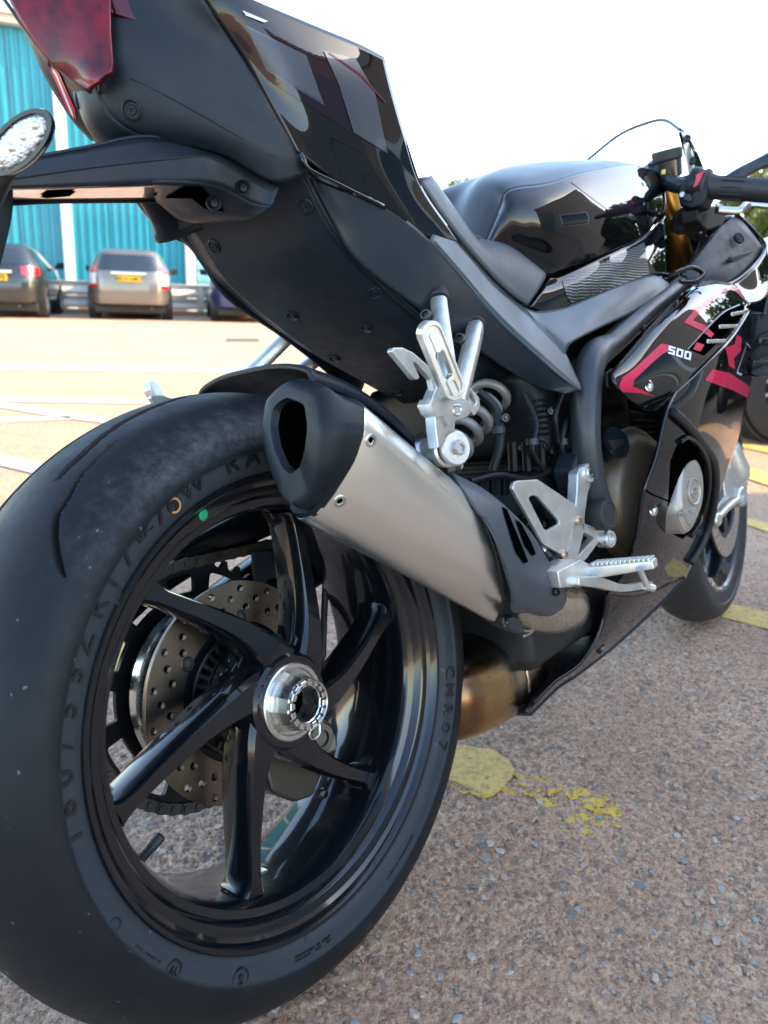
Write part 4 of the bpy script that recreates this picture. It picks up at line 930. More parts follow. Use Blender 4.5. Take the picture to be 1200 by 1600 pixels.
arm_loft('main_beam', [(-.05, AXZ+.01, .045, .105, .150), (.04, AXZ+.03, .05, .105, .152), (.16, AXZ+.075, .045, .10, .150), (.30, AXZ+.105, .045, .085, .145), (.42, AXZ+.105, .05, -.10, .14), (.50, AXZ+.10, .05, -.12, .13)], wheel_black)
arm_loft('top_brace', [(-.10, AXZ+.085, .022, .095, .140), (-.02, AXZ+.125, .022, .092, .140), (.08, AXZ+.150, .023, .090, .140), (.18, AXZ+.165, .026, .085, .140), (.30, AXZ+.155, .032, .08, .14)], wheel_black)
lathe('hub_clamp', [(.100, .052), (.104, .060), (.150, .060), (.156, .052), (.156, .02)], wheel_black, swing, 48, 0, AXZ)
# chain guard finger
plate('chain_guard', [(395, 862), (470, 858), (478, 905), (452, 915), (440, 902), (420, 905), (412, 915), (398, 912)], .07, .004, matte_black, swing, rnd=.002)
# rear caliper under the disc and its stay
cal = empty('rear_caliper', parent=bike)
plate('caliper_body', [(428, 1150), (470, 1140), (505, 1165), (512, 1190), (490, 1245), (462, 1255), (425, 1238), (415, 1200)], -.006, .042, M('caliper grey', (.11, .10, .088), .36, metal=.8, rvar=(40, .3, .45)), cal, rnd=.006, bevel=.004)
turned('piston_boss', P(497, 1152, -.012), (-.15, -1, .0), [(-.02, .020), (.004, .020), (.008, .016), (.008, .01), (.004, .009), (.004, .001)], M('caliper boss', (.2, .19, .17), .35, metal=.9), cal, 26)
plate('caliper_lug', [(500, 1140), (525, 1146), (528, 1172), (508, 1180), (492, 1170)], -.004, .02, grey_cover, cal, rnd=.005, bevel=.003)
for q in ((505, 1240), (425, 1160)): bolt(P(q[0], q[1], -.012), (-.1, -1, 0), .006, dark_steel, cal)
tube('brake_hose', [P(505, 1130, 0.0), P(520, 1090, .02), P(505, 1040, .05), (.2, .06, .40)], .0045, soft_rubber, cal, 10, 6)
# left stay bits seen above the tyre
# ------------------------------------------------------------------ rider foot rest, right
rest = empty('rider_footrest', parent=bike)
HY = -.196
plate('heel_guard', [(801, 764), (803, 755), (808, 751), (841, 749), (900, 789), (906, 810), (893, 829), (891, 852), (880, 868), (868, 861), (850, 851)], HY, .005, silver_cast, rest, holes=[[(826, 778), (832, 774), (840, 775), (873, 812), (875, 818), (855, 829), (850, 826)]], rnd=.003, bevel=.0012)
plate('hanger_arm', [(903, 740), (907, 730), (921, 728), (928, 738), (925, 752), (919, 770), (914, 808), (914, 826), (903, 872), (905, 890), (880, 900), (878, 880), (888, 855), (897, 815), (902, 770)], HY+.003, .014, silver_cast, rest, rnd=.0025, bevel=.0015)
plate('hanger_arm', [(908, 815), (944, 829), (954, 836), (955, 846), (947, 854), (936, 847), (918, 872), (906, 884), (898, 875), (930, 840), (910, 830)], HY+.003, .012, silver_cast, rest, rnd=.002, bevel=.0014)
turned('arm_boss', P(919, 739, HY+.002), (-.12, -1, .03), [(-.01, .013), (.0015, .013), (.003, .012), (.003, .008), (.001, .0075), (.002, .006), (.004, .005), (.001, .004), (.001, .0005)], silver_cast, rest, 26)
turned('arm_boss', P(950, 842, HY), (-.12, -1, .03), [(-.012, .012), (.004, .012), (.006, .0105), (.006, .0075), (.003, .007), (.005, .005), (.002, .0035), (.002, .0005)], silver_cast, rest, 26)
copper = M('copper washered bolt', (.55, .40, .31), .35, metal=.9)
for q in ((903, 813), (881, 866)): bolt(P(q[0], q[1], HY-.001), (-.15, -1, .05), .0062, copper, rest)
prism('pivot_block', [P(872, 893, -.226), P(890, 884, -.226), P(906, 874, -.226), P(920, 880, -.226), P(925, 897, -.226), P(917, 915, -.226), P(876, 919, -.226)], (0, .034, 0), silver_cast, rest, .002)
bolt(P(903, 909, -.227), (-.2, -1, 0), .0065, zinc, rest)
block_m = M('peg shadow box', (.05, .05, .05), .5)
def bar(name, a_, b_, h, w, mat, parent, up=(0, 0, 1), bev=.0015):
    a_, b_ = np.array(a_), np.array(b_); d = (b_-a_); L = np.linalg.norm(d); d /= L; u = np.array(up, float); u -= d*(u@d); u /= np.linalg.norm(u); s_ = np.cross(d, u)
    q = [a_+u*h[0]/2+s_*w[0]/2, a_+u*h[0]/2-s_*w[0]/2, a_-u*h[0]/2-s_*w[0]/2, a_-u*h[0]/2+s_*w[0]/2]; r = [b_+u*h[1]/2+s_*w[1]/2, b_+u*h[1]/2-s_*w[1]/2, b_-u*h[1]/2-s_*w[1]/2, b_-u*h[1]/2+s_*w[1]/2]
    return loft(name, [q, r], mat, parent, bevel=bev)
pg0, pg1 = P(918, 893, -.218), P(1024, 880, -.300)
bar('footpeg', pg0, pg1, (.016, .010), (.026, .018), silver_cast, rest, bev=.0016)
dpeg = (pg1-pg0)
for k in range(13):
    c_ = pg0+dpeg*(.14+.066*k); top_ = np.array([0, 0, .0088-.00025*k])
    bar('peg_tooth', c_+top_+np.array([-.009, 0, 0]), c_+top_+np.array([.009, 0, 0]), (.006, .006), (.0046, .0046), silver_cast, rest, bev=.0012)
tube('feeler_bolt', [P(998, 888, -.292), P(1004, 900, -.292), P(1012, 917, -.293)], [.004, .0036, .0042], silver_cast, rest, 10, 2)
turned('feeler_tip', P(1013, 917, -.293), (.8, -.4, -.4), [(-.006, .0045), (.008, .0045), (.009, .003)], silver_cast, rest, 12)
# brake pedal below the peg
plate('brake_pedal', [(905, 902), (935, 900), (968, 912), (985, 914), (1020, 908), (1023, 918), (985, 924), (970, 925), (935, 918), (905, 915)], -.236, .012, silver_cast, rest, rnd=.0016, bevel=.0010)
turned('brake_switch', P(852, 862, -.178), (.35, -.2, -.9), [(-.004, .008), (.006, .009), (.007, .011), (.03, .011), (.031, .009), (.045, .009), (.046, .012), (.055, .012)], satin_black, rest, 18)
turned('switch_nut', P(852, 862, -.178), (.35, -.2, -.9), [(-.014, .005), (-.012, .0085), (-.004, .0085)], zinc, rest, 6)
turned('switch_nut', P(860, 893, -.180), (.35, -.2, -.9), [(-.004, .0125), (.006, .0125), (.008, .010)], zinc, rest, 16)
tube('sensor_wire', [P(858, 905, -.17), P(868, 930, -.17), P(880, 935, -.15)], .004, soft_rubber, rest, 8, 5)
# ------------------------------------------------------------------ side fairing
f1 = surf('upper_fairing', [
    pts([(953, 583, -.216), (983, 548, -.213), (1012, 514, -.212), (1045, 480, -.212), (1077, 449, -.213), (1110, 438, -.217), (1146, 443, -.224)]),
    pts([(956, 590, -.225), (988, 561, -.229), (1020, 527, -.232), (1055, 492, -.234), (1090, 460, -.234), (1122, 448, -.233), (1152, 449, -.233)]),
    pts([(964, 606, -.229), (1002, 596, -.240), (1040, 565, -.246), (1078, 530, -.249), (1112, 496, -.249), (1140, 475, -.246), (1161, 463, -.241)]),
    pts([(977, 621, -.227), (1020, 643, -.234), (1058, 611, -.250), (1095, 576, -.257), (1128, 543, -.260), (1150, 516, -.258), (1170, 481, -.251)])], gloss_black, bike, 8, 8, .003, mirror=True)
f2 = surf('lower_fairing', [
    pts([(1056, 613, -.250), (1093, 579, -.2585), (1127, 545, -.2625), (1150, 518, -.2605), (1172, 483, -.252)]),
    pts([(1040, 648, -.250), (1082, 628, -.259), (1120, 603, -.261), (1152, 575, -.255), (1182, 550, -.240)]),
    pts([(1024, 715, -.242), (1068, 700, -.250), (1107, 682, -.250), (1138, 660, -.244), (1170, 615, -.233)]),
    pts([(1003, 775, -.227), (1047, 772, -.233), (1087, 760, -.232), (1117, 742, -.226), (1152, 690, -.216)]),
    pts([(993, 840, -.206), (1030, 838, -.212), (1065, 826, -.211), (1095, 810, -.206), (1119, 787, -.200)]),
    pts([(975, 895, -.182), (1005, 893, -.187), (1038, 880, -.187), (1066, 866, -.182), (1096, 848, -.177)]),
    pts([(948, 928, -.163), (985, 930, -.165), (1020, 922, -.164), (1046, 910, -.159), (1072, 903, -.150)])], gloss_black, bike, 8, 8, .003, mirror=True)
belly = surf('belly_pan', [
    pts([(948, 928, -.163), (945, 965, -.152), (930, 1005, -.142), (905, 1040, -.133), (868, 1066, -.125), (824, 1112, -.1175)]),
    pts([(1000, 930, -.160), (978, 960, -.148), (945, 1005, -.134), (905, 1042, -.126), (870, 1068, -.121), (825, 1114, -.116)]),
    pts([(1072, 903, -.150), (1030, 946, -.130), (965, 1005, -.114), (905, 1052, -.109), (872, 1074, -.108), (829, 1116, -.1085)])], gloss_black, bike, 8, 8, .004, mirror=True)
q_ = [np.array(a_) for a_ in belly.grid[-1]]
surf('belly_floor', [q_, [np.array([a_[0], 0, a_[2]-.01]) for a_ in q_], mir(q_)], matte_black, bike, 1, 4, .003)
tube('belly_edge', [np.array(a_)+np.array([0, .002, 0]) for a_ in pts([(950, 928, -.166), (945, 965, -.156), (930, 1005, -.146), (905, 1040, -.137), (868, 1066, -.129), (836, 1099, -.1225)])], .0028, gloss_black, bike, 10, 5)
B1, B2 = f1.bvh, f2.bvh
# crimson bands and numbers
decal('crimson_band', [(966, 604), (972, 590), (990, 577), (1033, 537), (1046, 540), (1041, 550), (1030, 556), (990, 594), (988, 604), (1002, 609), (1024, 620), (1000, 614), (972, 612)], B1, decal_red, bike, 4, .0008)
decal('crimson_band', [(1068, 504), (1085, 484), (1120, 457), (1142, 445), (1152, 449), (1164, 470), (1150, 457), (1140, 452), (1122, 463), (1094, 487), (1082, 501), (1100, 508), (1115, 522), (1110, 528), (1095, 517)], B1, decal_red, bike, 4, .0008)
decal('crimson_square', [(1088, 535), (1100, 539), (1094, 549), (1082, 546)], B1, decal_red, bike, 2, .0008)
def text_decal(s, c, ex, ey, bvh, mat, size, name='lettering', bold=.02, lift=.0013, space=1.0):
    me = text_mesh(s, 1.0, bold, 0, 0, space); bm = bmesh.new(); bm.from_mesh(me); bmesh.ops.triangulate(bm, faces=bm.faces)
    for v in bm.verts:
        x, y = v.co.x, v.co.y; q = project((c[0]+(ex[0]*x+ey[0]*y)*size, c[1]+(ex[1]*x+ey[1]*y)*size), bvh, lift)
        if q is not None: v.co = q
    me.clear_geometry(); bm.to_mesh(me); bm.free(); me.name = name; return link(name, me, mat, bike)
wnum = M('white number', (.75, .76, .76), .35, coat=.5)
def digit(L, u0, hole=()):
    o0 = np.array([1042.5, 552.5]); eu = np.array([35.5, 11.0]); ev = np.array([1.8, -12.5])
    f_ = lambda q: tuple(o0+eu*(u0+q[0]*.29)+ev*q[1]); decal('number', [f_(q) for q in L], B1, wnum, bike, 1, .0012, [[f_(q) for q in h] for h in hole])
digit([(0, 0), (1, 0), (1, .62), (.3, .62), (.3, .78), (1, .78), (1, 1), (0, 1), (0, .40), (.7, .40), (.7, .22), (0, .22)], 0)
for u0 in (.35, .70): digit([(0, 0), (1, 0), (1, 1), (0, 1)], u0, [[(.3, .22), (.7, .22), (.7, .78), (.3, .78)]])
decal('crimson_band', [(1100, 594), (1112, 577), (1140, 583), (1171, 604), (1168, 622), (1145, 610)], B2, decal_red, bike, 4, .0008)
decal('crimson_chevron', [(1132, 543), (1147, 538), (1150, 523), (1158, 527), (1157, 548), (1146, 560), (1148, 577), (1138, 572), (1136, 556)], B2, decal_red, bike, 3, .0008)
for L in ([(1150, 583), (1165, 540), (1166, 535), (1180, 552), (1177, 572), (1172, 560), (1166, 558), (1158, 587)], ):
    inner = [(x+(1163-x)*.14, y+(560-y)*.10) for x, y in L]
    decal('outlined_letter', L, B2, decal_silver, bike, 3, .0008, ); decal('outlined_letter', inner, B2, gloss_black, bike, 3, .0013)
# vent with three bright fins
decal('vent_opening', [(1076, 546), (1104, 515), (1130, 490), (1154, 477), (1164, 474), (1160, 492), (1144, 512), (1122, 535), (1100, 556)], B1, dark_hole, bike, 3, .0005)  # black decal for the shade inside the vent
for x, y, x2, y2 in ((1103, 534, 1128, 535), (1122, 511, 1147, 512), (1141, 492, 1158, 490)):
    a_ = project((x, y), B1, .001); b_ = project((x2, y2), B1, .006); bar('vent_fin', a_, b_, (.006, .005), (.003, .003), bright_alu, bike, bev=.0008)
tube('fairing_ridge', [project(q, B1, .0005) for q in ((1073, 547), (1104, 514), (1130, 489), (1155, 477))], .0016, gloss_black, bike, 8, 4)
for q, bv in (((1013, 603), B1), ((1020, 797), B2), ((1092, 829), B2)):
    p_ = project(q, bv, .0); turned('fairing_screw', p_, (-.3, -.9, .2), [(-.003, .0085), (.0012, .0085), (.002, .007), (-.0005, .0062), (-.0005, .004), (.001, .0036), (.0, .0005)], zinc if q[0] != 1092 else satin_black, bike, 18)
p_ = project((939, 1013), belly.bvh, 0); turned('fairing_screw', p_, (-.3, -.9, .1), [(-.003, .009), (.001, .009), (-.001, .0065), (.0015, .0045), (.0, .0005)], dark_steel, bike, 18)
# slotted end tab at the fairing's rear tip
plate('fairing_tab', [(948, 583), (958, 575), (966, 588), (963, 608), (950, 606)], -.208, .004, satin_black, bike, rnd=.002)
# round window of the fairing with the engine cover inside
decal('cover_window', [(1043, 800), (1048, 720), (1058, 695), (1074, 686), (1090, 700), (1100, 722), (1102, 760), (1094, 800), (1080, 830), (1066, 842), (1052, 835)], B2, dark_hole, bike, 4, .0006)  # shade of the recess painted as a black decal
pc = np.array(project((1073, 772), B2, 0)); pn = np.array([-.10, -1.0, .03]); pn /= np.linalg.norm(pn)
cover_o = [(1056, 815), (1051, 790), (1056, 735), (1062, 716), (1074, 712), (1088, 724), (1093, 750), (1091, 790), (1078, 825), (1066, 834)]
lp = [PP(x, y, pc+pn*.010, pn) for x, y in crom(cover_o, 3, True)]; cc = np.mean(lp, 0)
loft('pulse_cover', [[q-pn*.03 for q in lp], lp, [cc+(q-cc)*.95+pn*.005 for q in lp], [cc+(q-cc)*.80+pn*.008 for q in lp], [cc+(q-cc)*.78+pn*.010 for q in lp], [cc+(q-cc)*.4+pn*.011 for q in lp]], grey_cover, bike, angle=28)
turned('cover_plug', cc+pn*.011, pn, [(-.002, .020), (.0025, .020), (.0032, .0185), (.0012, .0170), (.0012, .0090), (.003, .0085), (.003, .0055), (-.003, .005), (-.003, .0005)], grey_cover, bike, 36)
bolt(PP(1086, 735, pc+pn*.012, pn), pn, .0085, zinc, bike)
me = text_mesh('ZXMOTO', .0118, .0004, .0006); ex = np.cross([0, 0, 1.], -pn); ex = -ex if ex[0] < 0 else ex; ex /= np.linalg.norm(ex); ey = np.cross(pn, ex); ey = ey if ey[2] > 0 else -ey
o_ = PP(1073, 801, pc+pn*.0215, pn)
for v in me.vertices: v.co = Vector(o_+ex*v.co.x+ey*v.co.y+pn*v.co.z)
link('cover_lettering', me, silver_cast, bike)
# matte guard hose round the window and down the leading edge
tube('guard_bar', [project(q, B2, .004) for q in ((1047, 643), (1070, 664), (1098, 698), (1112, 722), (1115, 760), (1108, 810), (1094, 848), (1076, 878))], .0062, soft_rubber, bike, 12, 6)
tube('window_edge', [project(q, B2, .002) for q in ((1060, 690), (1074, 683), (1092, 697), (1104, 724), (1105, 765), (1094, 810), (1078, 838))], .004, gloss_black, bike, 10, 5)
tube('panel_seam', [project(q, B2, .0006) for q in ((1000, 771), (1020, 773), (1040, 781), (1050, 786))], .0012, dark_hole, bike, 6, 4)
tube('fairing_rear_edge', pts([(1056, 613, -.252), (1040, 648, -.252), (1024, 715, -.244), (1003, 775, -.229), (993, 840, -.208), (975, 895, -.184), (950, 928, -.165)]), .0026, gloss_black, bike, 8, 6)
# winglet tiers ahead of the fairing edge
for k, (y0, y1) in enumerate(((487, 528), (534, 562), (566, 588))):
    prism('winglet', [P(1172, y0, -.250), P(1196+6*k, y0+2, -.285), P(1240, y0+4, -.30), P(1240, y1, -.30), P(1190, y1, -.27), P(1176, y1-6, -.245)], (.004, .012, 0), satin_black, bike, .003)
# upper cowl side under the handlebar with bright edge
cw = surf('cockpit_panel', [
    pts([(1058, 438, -.165), (1085, 400, -.175), (1115, 365, -.185), (1150, 335, -.195)]),
    pts([(1085, 448, -.185), (1115, 425, -.200), (1145, 400, -.208), (1172, 360, -.212)]),
    pts([(1120, 447, -.205), (1145, 438, -.215), (1172, 415, -.222), (1192, 386, -.222)])], matte_black, bike, 6, 6, .003)
tube('cockpit_edge', pts([(1105, 440, -.207), (1125, 446, -.212), (1148, 440, -.218), (1175, 418, -.2245), (1196, 388, -.224), (1182, 365, -.214), (1150, 333, -.196)]), .0035, gloss_black, bike, 10, 6)
nose = surf('nose_fairing', [
    pts([(1120, 447, -.208), (1150, 441, -.217), (1176, 418, -.226), (1196, 390, -.225)]),
    pts([(1146, 446, -.222), (1160, 460, -.228), (1185, 450, -.235), (1202, 420, -.232)]),
    pts([(1168, 480, -.247), (1172, 476, -.245), (1190, 470, -.245), (1203, 450, -.240)])], gloss_black, bike, 6, 6, .003, mirror=True)
nose_r = [np.array(q) for q in pts([(1150, 333, -.196), (1182, 365, -.214), (1196, 390, -.225), (1202, 420, -.232), (1203, 450, -.240), (1182, 550, -.240)])]
nf = [np.array([1.48, -.09, .92]), np.array([1.53, -.10, .86]), np.array([1.55, -.10, .80]), np.array([1.54, -.10, .74]), np.array([1.50, -.10, .68]), np.array([1.40, -.12, .58])]
nc = [np.array([q[0]+.03, 0, q[2]]) for q in nf]
surf('nose_front', [nose_r, [(a_*.5+b_*.5)+np.array([0, -.02, 0]) for a_, b_ in zip(nose_r, nf)], nf, nc, mir(nf), mir([(a_*.5+b_*.5)+np.array([0, -.02, 0]) for a_, b_ in zip(nose_r, nf)]), mir(nose_r)], gloss_black, bike, 5, 5, .003, flip=False)
prism('cockpit_vent', [P(1136, 402, -.208), P(1170, 392, -.213), P(1172, 398, -.213), P(1138, 409, -.208)], (.004, -.006, 0), soft_rubber, bike, .0015)
plug(P(1155, 372, -.211), (-.4, -.8, .3), .009, bike)
tube('side_cowl_rib', pts([(1042, 432, -.172), (1060, 424, -.180), (1082, 418, -.188), (1098, 428, -.196), (1085, 440, -.192), (1062, 441, -.182)]), .004, gloss_black, bike, 10, 5)
plate('upper_bridge', [(1040, 436), (1052, 424), (1085, 430), (1110, 440), (1077, 452), (1048, 447)], -.175, .02, gloss_black, bike, rnd=.006, bevel=.003)
# windscreen
clear = bpy.data.materials.new('clear screen'); clear.use_nodes = True
b_ = clear.node_tree.nodes['Principled BSDF']; b_.inputs['Base Color'].default_value = (.70, .82, .82, 1); b_.inputs['Roughness'].default_value = .02; b_.inputs['Transmission Weight'].default_value = 1; b_.inputs['IOR'].default_value = 1.25
scr_r = pts([(1110, 300, -.150), (1090, 245, -.135), (1072, 212, -.115), (1063, 203, -.10)])
scr_m = [np.array([1.30, -.07, .985]), np.array([1.285, -.065, 1.035]), np.array([1.26, -.058, 1.078]), np.array([1.235, -.05, 1.098])]
scr_c = [np.array([1.335, 0, .99]), np.array([1.315, 0, 1.045]), np.array([1.285, 0, 1.088]), np.array([1.25, 0, 1.108])]
surf('windscreen', [scr_r, scr_m, scr_c, mir(scr_m), mir(scr_r)], clear, bike, 6, 6, .003, flip=False)
tube('windscreen_rim', [scr_r[-1], scr_m[-1], scr_c[-1], mir(scr_m)[-1], mir(scr_r)[-1]], .0034, M('screen rim', (.05, .07, .075), .2, coat=.5), bike, 8, 6)
tube('windscreen_rim', mir(scr_r)[::-1], .0034, M('screen edge', (.05, .07, .075), .2, coat=.5), bike, 8, 6)
plate('screen_bracket', [(1064, 205), (1075, 207), (1090, 240), (1106, 292), (1090, 300), (1078, 260)], -.118, .006, gloss_black, bike, rnd=.004, bevel=.002)
plate('screen_stay', [(1070, 225), (1076, 222), (1086, 262), (1090, 295), (1082, 298), (1076, 262)], -.123, .003, silver_cast, bike, rnd=.002)
for q in ((1074, 216), (1081, 252)): bolt(P(q[0], q[1], -.126), (-.8, -.5, .2), .007, soft_rubber, bike)
# ------------------------------------------------------------------ fork, yokes, handlebar
fork = empty('front_fork', parent=bike)
FA = np.array([1.374, 0, .298])
for s in (-1, 1):
    t0 = np.array(P(1040, 330, -.112)); t1 = np.array(P(1078, 438, -.112)); d = (t1-t0)/np.linalg.norm(t1-t0)
    t0[1] = t1[1] = s*.112
    low = np.array([FA[0]-.035, s*.108, FA[2]+.02]); top_ = np.array([t0[0]-.03, s*.112, t0[2]+.07])
    mid = top_+(low-top_)*.62
    tube('fork_tube', [top_, mid], .0265, gold_anod, fork, 24, 1)
    tube('fork_leg', [mid-(low-top_)*.03, low], [.021, .022], silver_cast, fork, 20, 1)
    turned('fork_cap', top_, top_-low, [(-.004, .027), (.006, .027), (.010, .024), (.010, .012), (.016, .011), (.016, .002)], satin_black, fork, 24)
top_c = np.array([t0[0]-.012, 0, t0[2]+.035])
prism('top_yoke', [top_c+np.array([x, y, 0]) for x, y in ((-.03, -.145), (.035, -.145), (.06, -.06), (.06, .06), (.035, .145), (-.03, .145), (-.05, .05), (-.05, -.05))], (-.01, 0, .02), satin_black, fork, .005)
hb = empty('handlebar', parent=bike)
g0, g1 = np.array(P(1082, 291, -.190)), np.array(P(1205, 298, -.310)); gd = (g1-g0)/np.linalg.norm(g1-g0)
tube('bar_tube', [top_c+np.array([0, -.112, .02]), g0-gd*.03, g0], .0125, satin_black, hb, 16, 3)
turned('grip', g0+gd*.018, gd, [(0, .028), (.004, .0295), (.008, .028), (.010, .0225), (.016, .021), (.022, .0195), (.05, .0190), (.10, .0190), (.125, .0195), (.128, .015)], soft_rubber, hb, 32)
for k in range(10):
    a = 2*math.pi*k/10; _, ga, gb = axes(gd); off = (ga*math.cos(a)+gb*math.sin(a))*.0188
    bar('grip_rib', g0+gd*.05+off, g0+gd*.085+off, (.0016, .0016), (.006, .006), soft_rubber, hb, bev=.0006)
turned('throttle_collar', g0, gd, [(-.002, .0295), (.0, .031), (.010, .031), (.012, .0285), (.018, .0270)], black_part, hb, 32)
HN = np.array([-1, 0, .15]); hp = g0+np.array([-.022, 0, 0])
sw = [PP(x, y, hp, HN) for x, y in ((1058, 300), (1060, 288), (1075, 272), (1088, 266), (1100, 268), (1106, 285), (1104, 306), (1096, 322), (1080, 326), (1062, 322))]
prism('switch_housing', sw, (.04, 0, -.004), black_part, hb, .005)
fc = lambda x, y, h: PP(x, y, hp+np.array([-h, 0, 0]), HN)
prism('kill_switch', [fc(1079, 292, .0), fc(1087, 275, .0), fc(1101, 269, .0), fc(1097, 280, 0), fc(1092, 290, .0), fc(1086, 295, 0)], (-.006, 0, .001), red_plastic, hb, .0015)
prism('start_button', [fc(1070, 305, 0), fc(1080, 304, 0), fc(1083, 312, 0), fc(1079, 317, 0), fc(1069, 313, 0)], (-.005, 0, .001), soft_rubber, hb, .0012)
turned('switch_mark', fc(1066, 304, .0005), HN, [(0, .0045), (.0008, .0045), (.001, .0038), (.0004, .0032), (.0004, .001)], white_plastic, hb, 18)
plate('lever_perch', [(1090, 325), (1130, 318), (1138, 330), (1130, 352), (1105, 360), (1092, 345)], -.200, .03, black_part, hb, rnd=.004, bevel=.003)
tube('brake_lever', pts([(1120, 328, -0.212), (1150, 330, -0.235), (1160, 326, -0.243), (1170, 319, -0.249), (1200, 321, -0.274), (1240, 325, -0.308)]), [.0065, .0065, .006, .006, .006, .006], M('lever grey', (.34, .36, .39), .25, metal=.9), hb, 12, 5, square=3)
tube('hydraulic_hose', pts([(1085, 322, -0.179), (1066, 330, -0.156), (1054, 345, -0.140), (1055, 358, -0.134), (1075, 366, -0.128), (1100, 375, -0.128)]), .0062, soft_rubber, hb, 12, 6)
tube('throttle_cable', pts([(1100, 326, -0.190), (1102, 350, -0.179), (1098, 375, -0.156), (1090, 395, -0.117)]), .004, soft_rubber, hb, 10, 6)
tube('throttle_cable', pts([(1092, 326, -0.184), (1110, 345, -0.175), (1118, 372, -0.162), (1112, 385, -0.117)]), .004, soft_rubber, hb, 10, 6)
tube('hose_sleeve', pts([(1062, 355, -0.140), (1080, 362, -0.137), (1098, 372, -0.135)]), .0085, soft_rubber, hb, 14, 3)
# fluid reservoir
rv = np.array(P(1044, 258, -.135)); uvec = np.array([-.22, -.05, .97])
turned('reservoir', rv, uvec, [(-.022, .018), (-.020, .022), (.006, .0235), (.007, .0225)], M('smoked pot', (.03, .028, .024), .2, coat=.6), hb, 28)
turned('reservoir_cap', rv+uvec*.007, uvec, [(0, .0245), (.003, .026), (.016, .026), (.019, .0245), (.019, .004)], soft_rubber, hb, 20, angle=20)
prism('reservoir_label', [PP(1035, 266, rv-np.array([.0, .0238, 0]), (0, -1, 0)), PP(1040, 264, rv-np.array([.0, .0238, 0]), (0, -1, 0)), PP(1040, 272, rv-np.array([.0, .0238, 0]), (0, -1, 0)), PP(1035, 272, rv-np.array([.0, .0238, 0]), (0, -1, 0))], (0, .002, 0), M('yellow print', (.6, .42, .03), .5), hb, .0003)
bar('reservoir_bracket', P(1046, 285, -.13), P(1078, 276, -.16), (.006, .006), (.016, .014), satin_black, hb)
tube('mirror_stem', pts([(1128, 290, -.225), (1150, 275, -.245), (1182, 258, -.27), (1200, 250, -.285), (1230, 232, -.31)]), [.010, .0105, .010, .0115, .013], satin_black, bike, 14, 5, square=4)
# ------------------------------------------------------------------ front wheel
fwheel = empty('front_wheel', parent=bike)
fwheel.location = FA; fwheel.rotation_euler = (0, 0, .0797)
k0 = .602/2
tyre('tyre', .602, .122, 0, 0, fwheel, M('front tyre rubber', (.017, .0175, .019), .5, rvar=(40, .42, .6), bump=(420, .2, .0006)), [10*k for k in ()], na=180, rim_r=.2305, rim_y=.052)
lathe('rim', [(-.0525, .2315), (-.0540, .2295), (-.0530, .2250), (-.047, .2215), (-.044, .2135), (-.038, .207), (-.034, .199), (-.020, .195), (.020, .195), (.034, .199), (.038, .207), (.044, .2135), (.047, .2215), (.053, .225), (.054, .2295), (.0525, .2315), (.04, .222), (0, .203), (-.04, .222)], wheel_black, fwheel, 120, closed=True, angle=24)
for k in range(6):
    a0 = rad(60*k+22); loops = []
    for r, da, w, yf in ((.035, -22, .03, .024), (.07, -12, .024, .022), (.12, -4, .018, .019), (.17, 0, .017, .017), (.197, 1, .026, .017)):
        a = a0+rad(da); c = np.array([r*math.cos(a), 0, r*math.sin(a)]); n_ = np.array([-math.sin(a), 0, math.cos(a)])
        loops.append([c+n_*(w*u)+np.array([0, yf*v, 0]) for u, v in ((-.3, -1), (.3, -1), (.5, -.5), (.5, .5), (.3, 1), (-.3, 1), (-.5, .5), (-.5, -.5))])
    loft('spoke', loops, wheel_black, fwheel, angle=30)
lathe('hub', [(-.06, .012), (-.06, .03), (-.05, .04), (.05, .04), (.06, .03), (.06, .012)], wheel_black, fwheel, 48)
for s in (-1, 1): disc('brake_disc', .150, .108, s*.064, .0048, 0, 0, fwheel, [(.144, 30, 0.), (.134, 30, .33), (.124, 30, .66), (.115, 30, 0)], .0036, M('front disc', (.5, .48, .45), .3, metal=1.0) if s < 0 else disc_steel)
for s in (-1, 1):
    c_ = disc('disc_carrier', .112, .03, s*.060, .005, 0, 0, fwheel, [], 0, black_part, slots=[(.05, .096, 6, .62, .1)])
# radial caliper bracket and caliper on the right leg
rc = empty('front_caliper', parent=bike)
plate('caliper_bracket', [(1130, 735), (1150, 722), (1158, 745), (1161, 772), (1155, 782), (1144, 788), (1128, 806), (1122, 818), (1114, 812), (1120, 795), (1134, 775)], -.118, .03, silver_cast, rc, rnd=.004, bevel=.003)
turned('axle_clamp', P(1157, 776, -.125), (-.15, -1, 0), [(-.03, .022), (.004, .022), (.007, .019), (.007, .012), (.002, .011), (.002, .001)], silver_cast, rc, 26)
turned('bolt_boss', P(1120, 812, -.128), (-.15, -1, 0), [(-.03, .014), (.003, .014), (.006, .011), (.006, .005)], silver_cast, rc, 20)
turned('fork_foot', P(1146, 735, -.11), (-.42, .05, .9), [(-.02, .03), (0, .034), (.02, .031), (.04, .030), (.06, .027)], silver_cast, rc, 26)
tube('bracket_rib', pts([(1122, 808, -.128), (1140, 790, -.128), (1153, 780, -.128)]), .007, silver_cast, rc, 10, 3)
# front mudguard
mg = lathe('front_mudguard', [(-.075, .300), (-.072, .315), (-.055, .325), (0, .331), (.055, .325), (.072, .315), (.075, .300)], gloss_black, bike, 40, FA[0], FA[2], a0=rad(40), a1=rad(150), angle=50)
sm = mg.modifiers.new('shell', 'SOLIDIFY'); sm.thickness = .003; sm.offset = 0
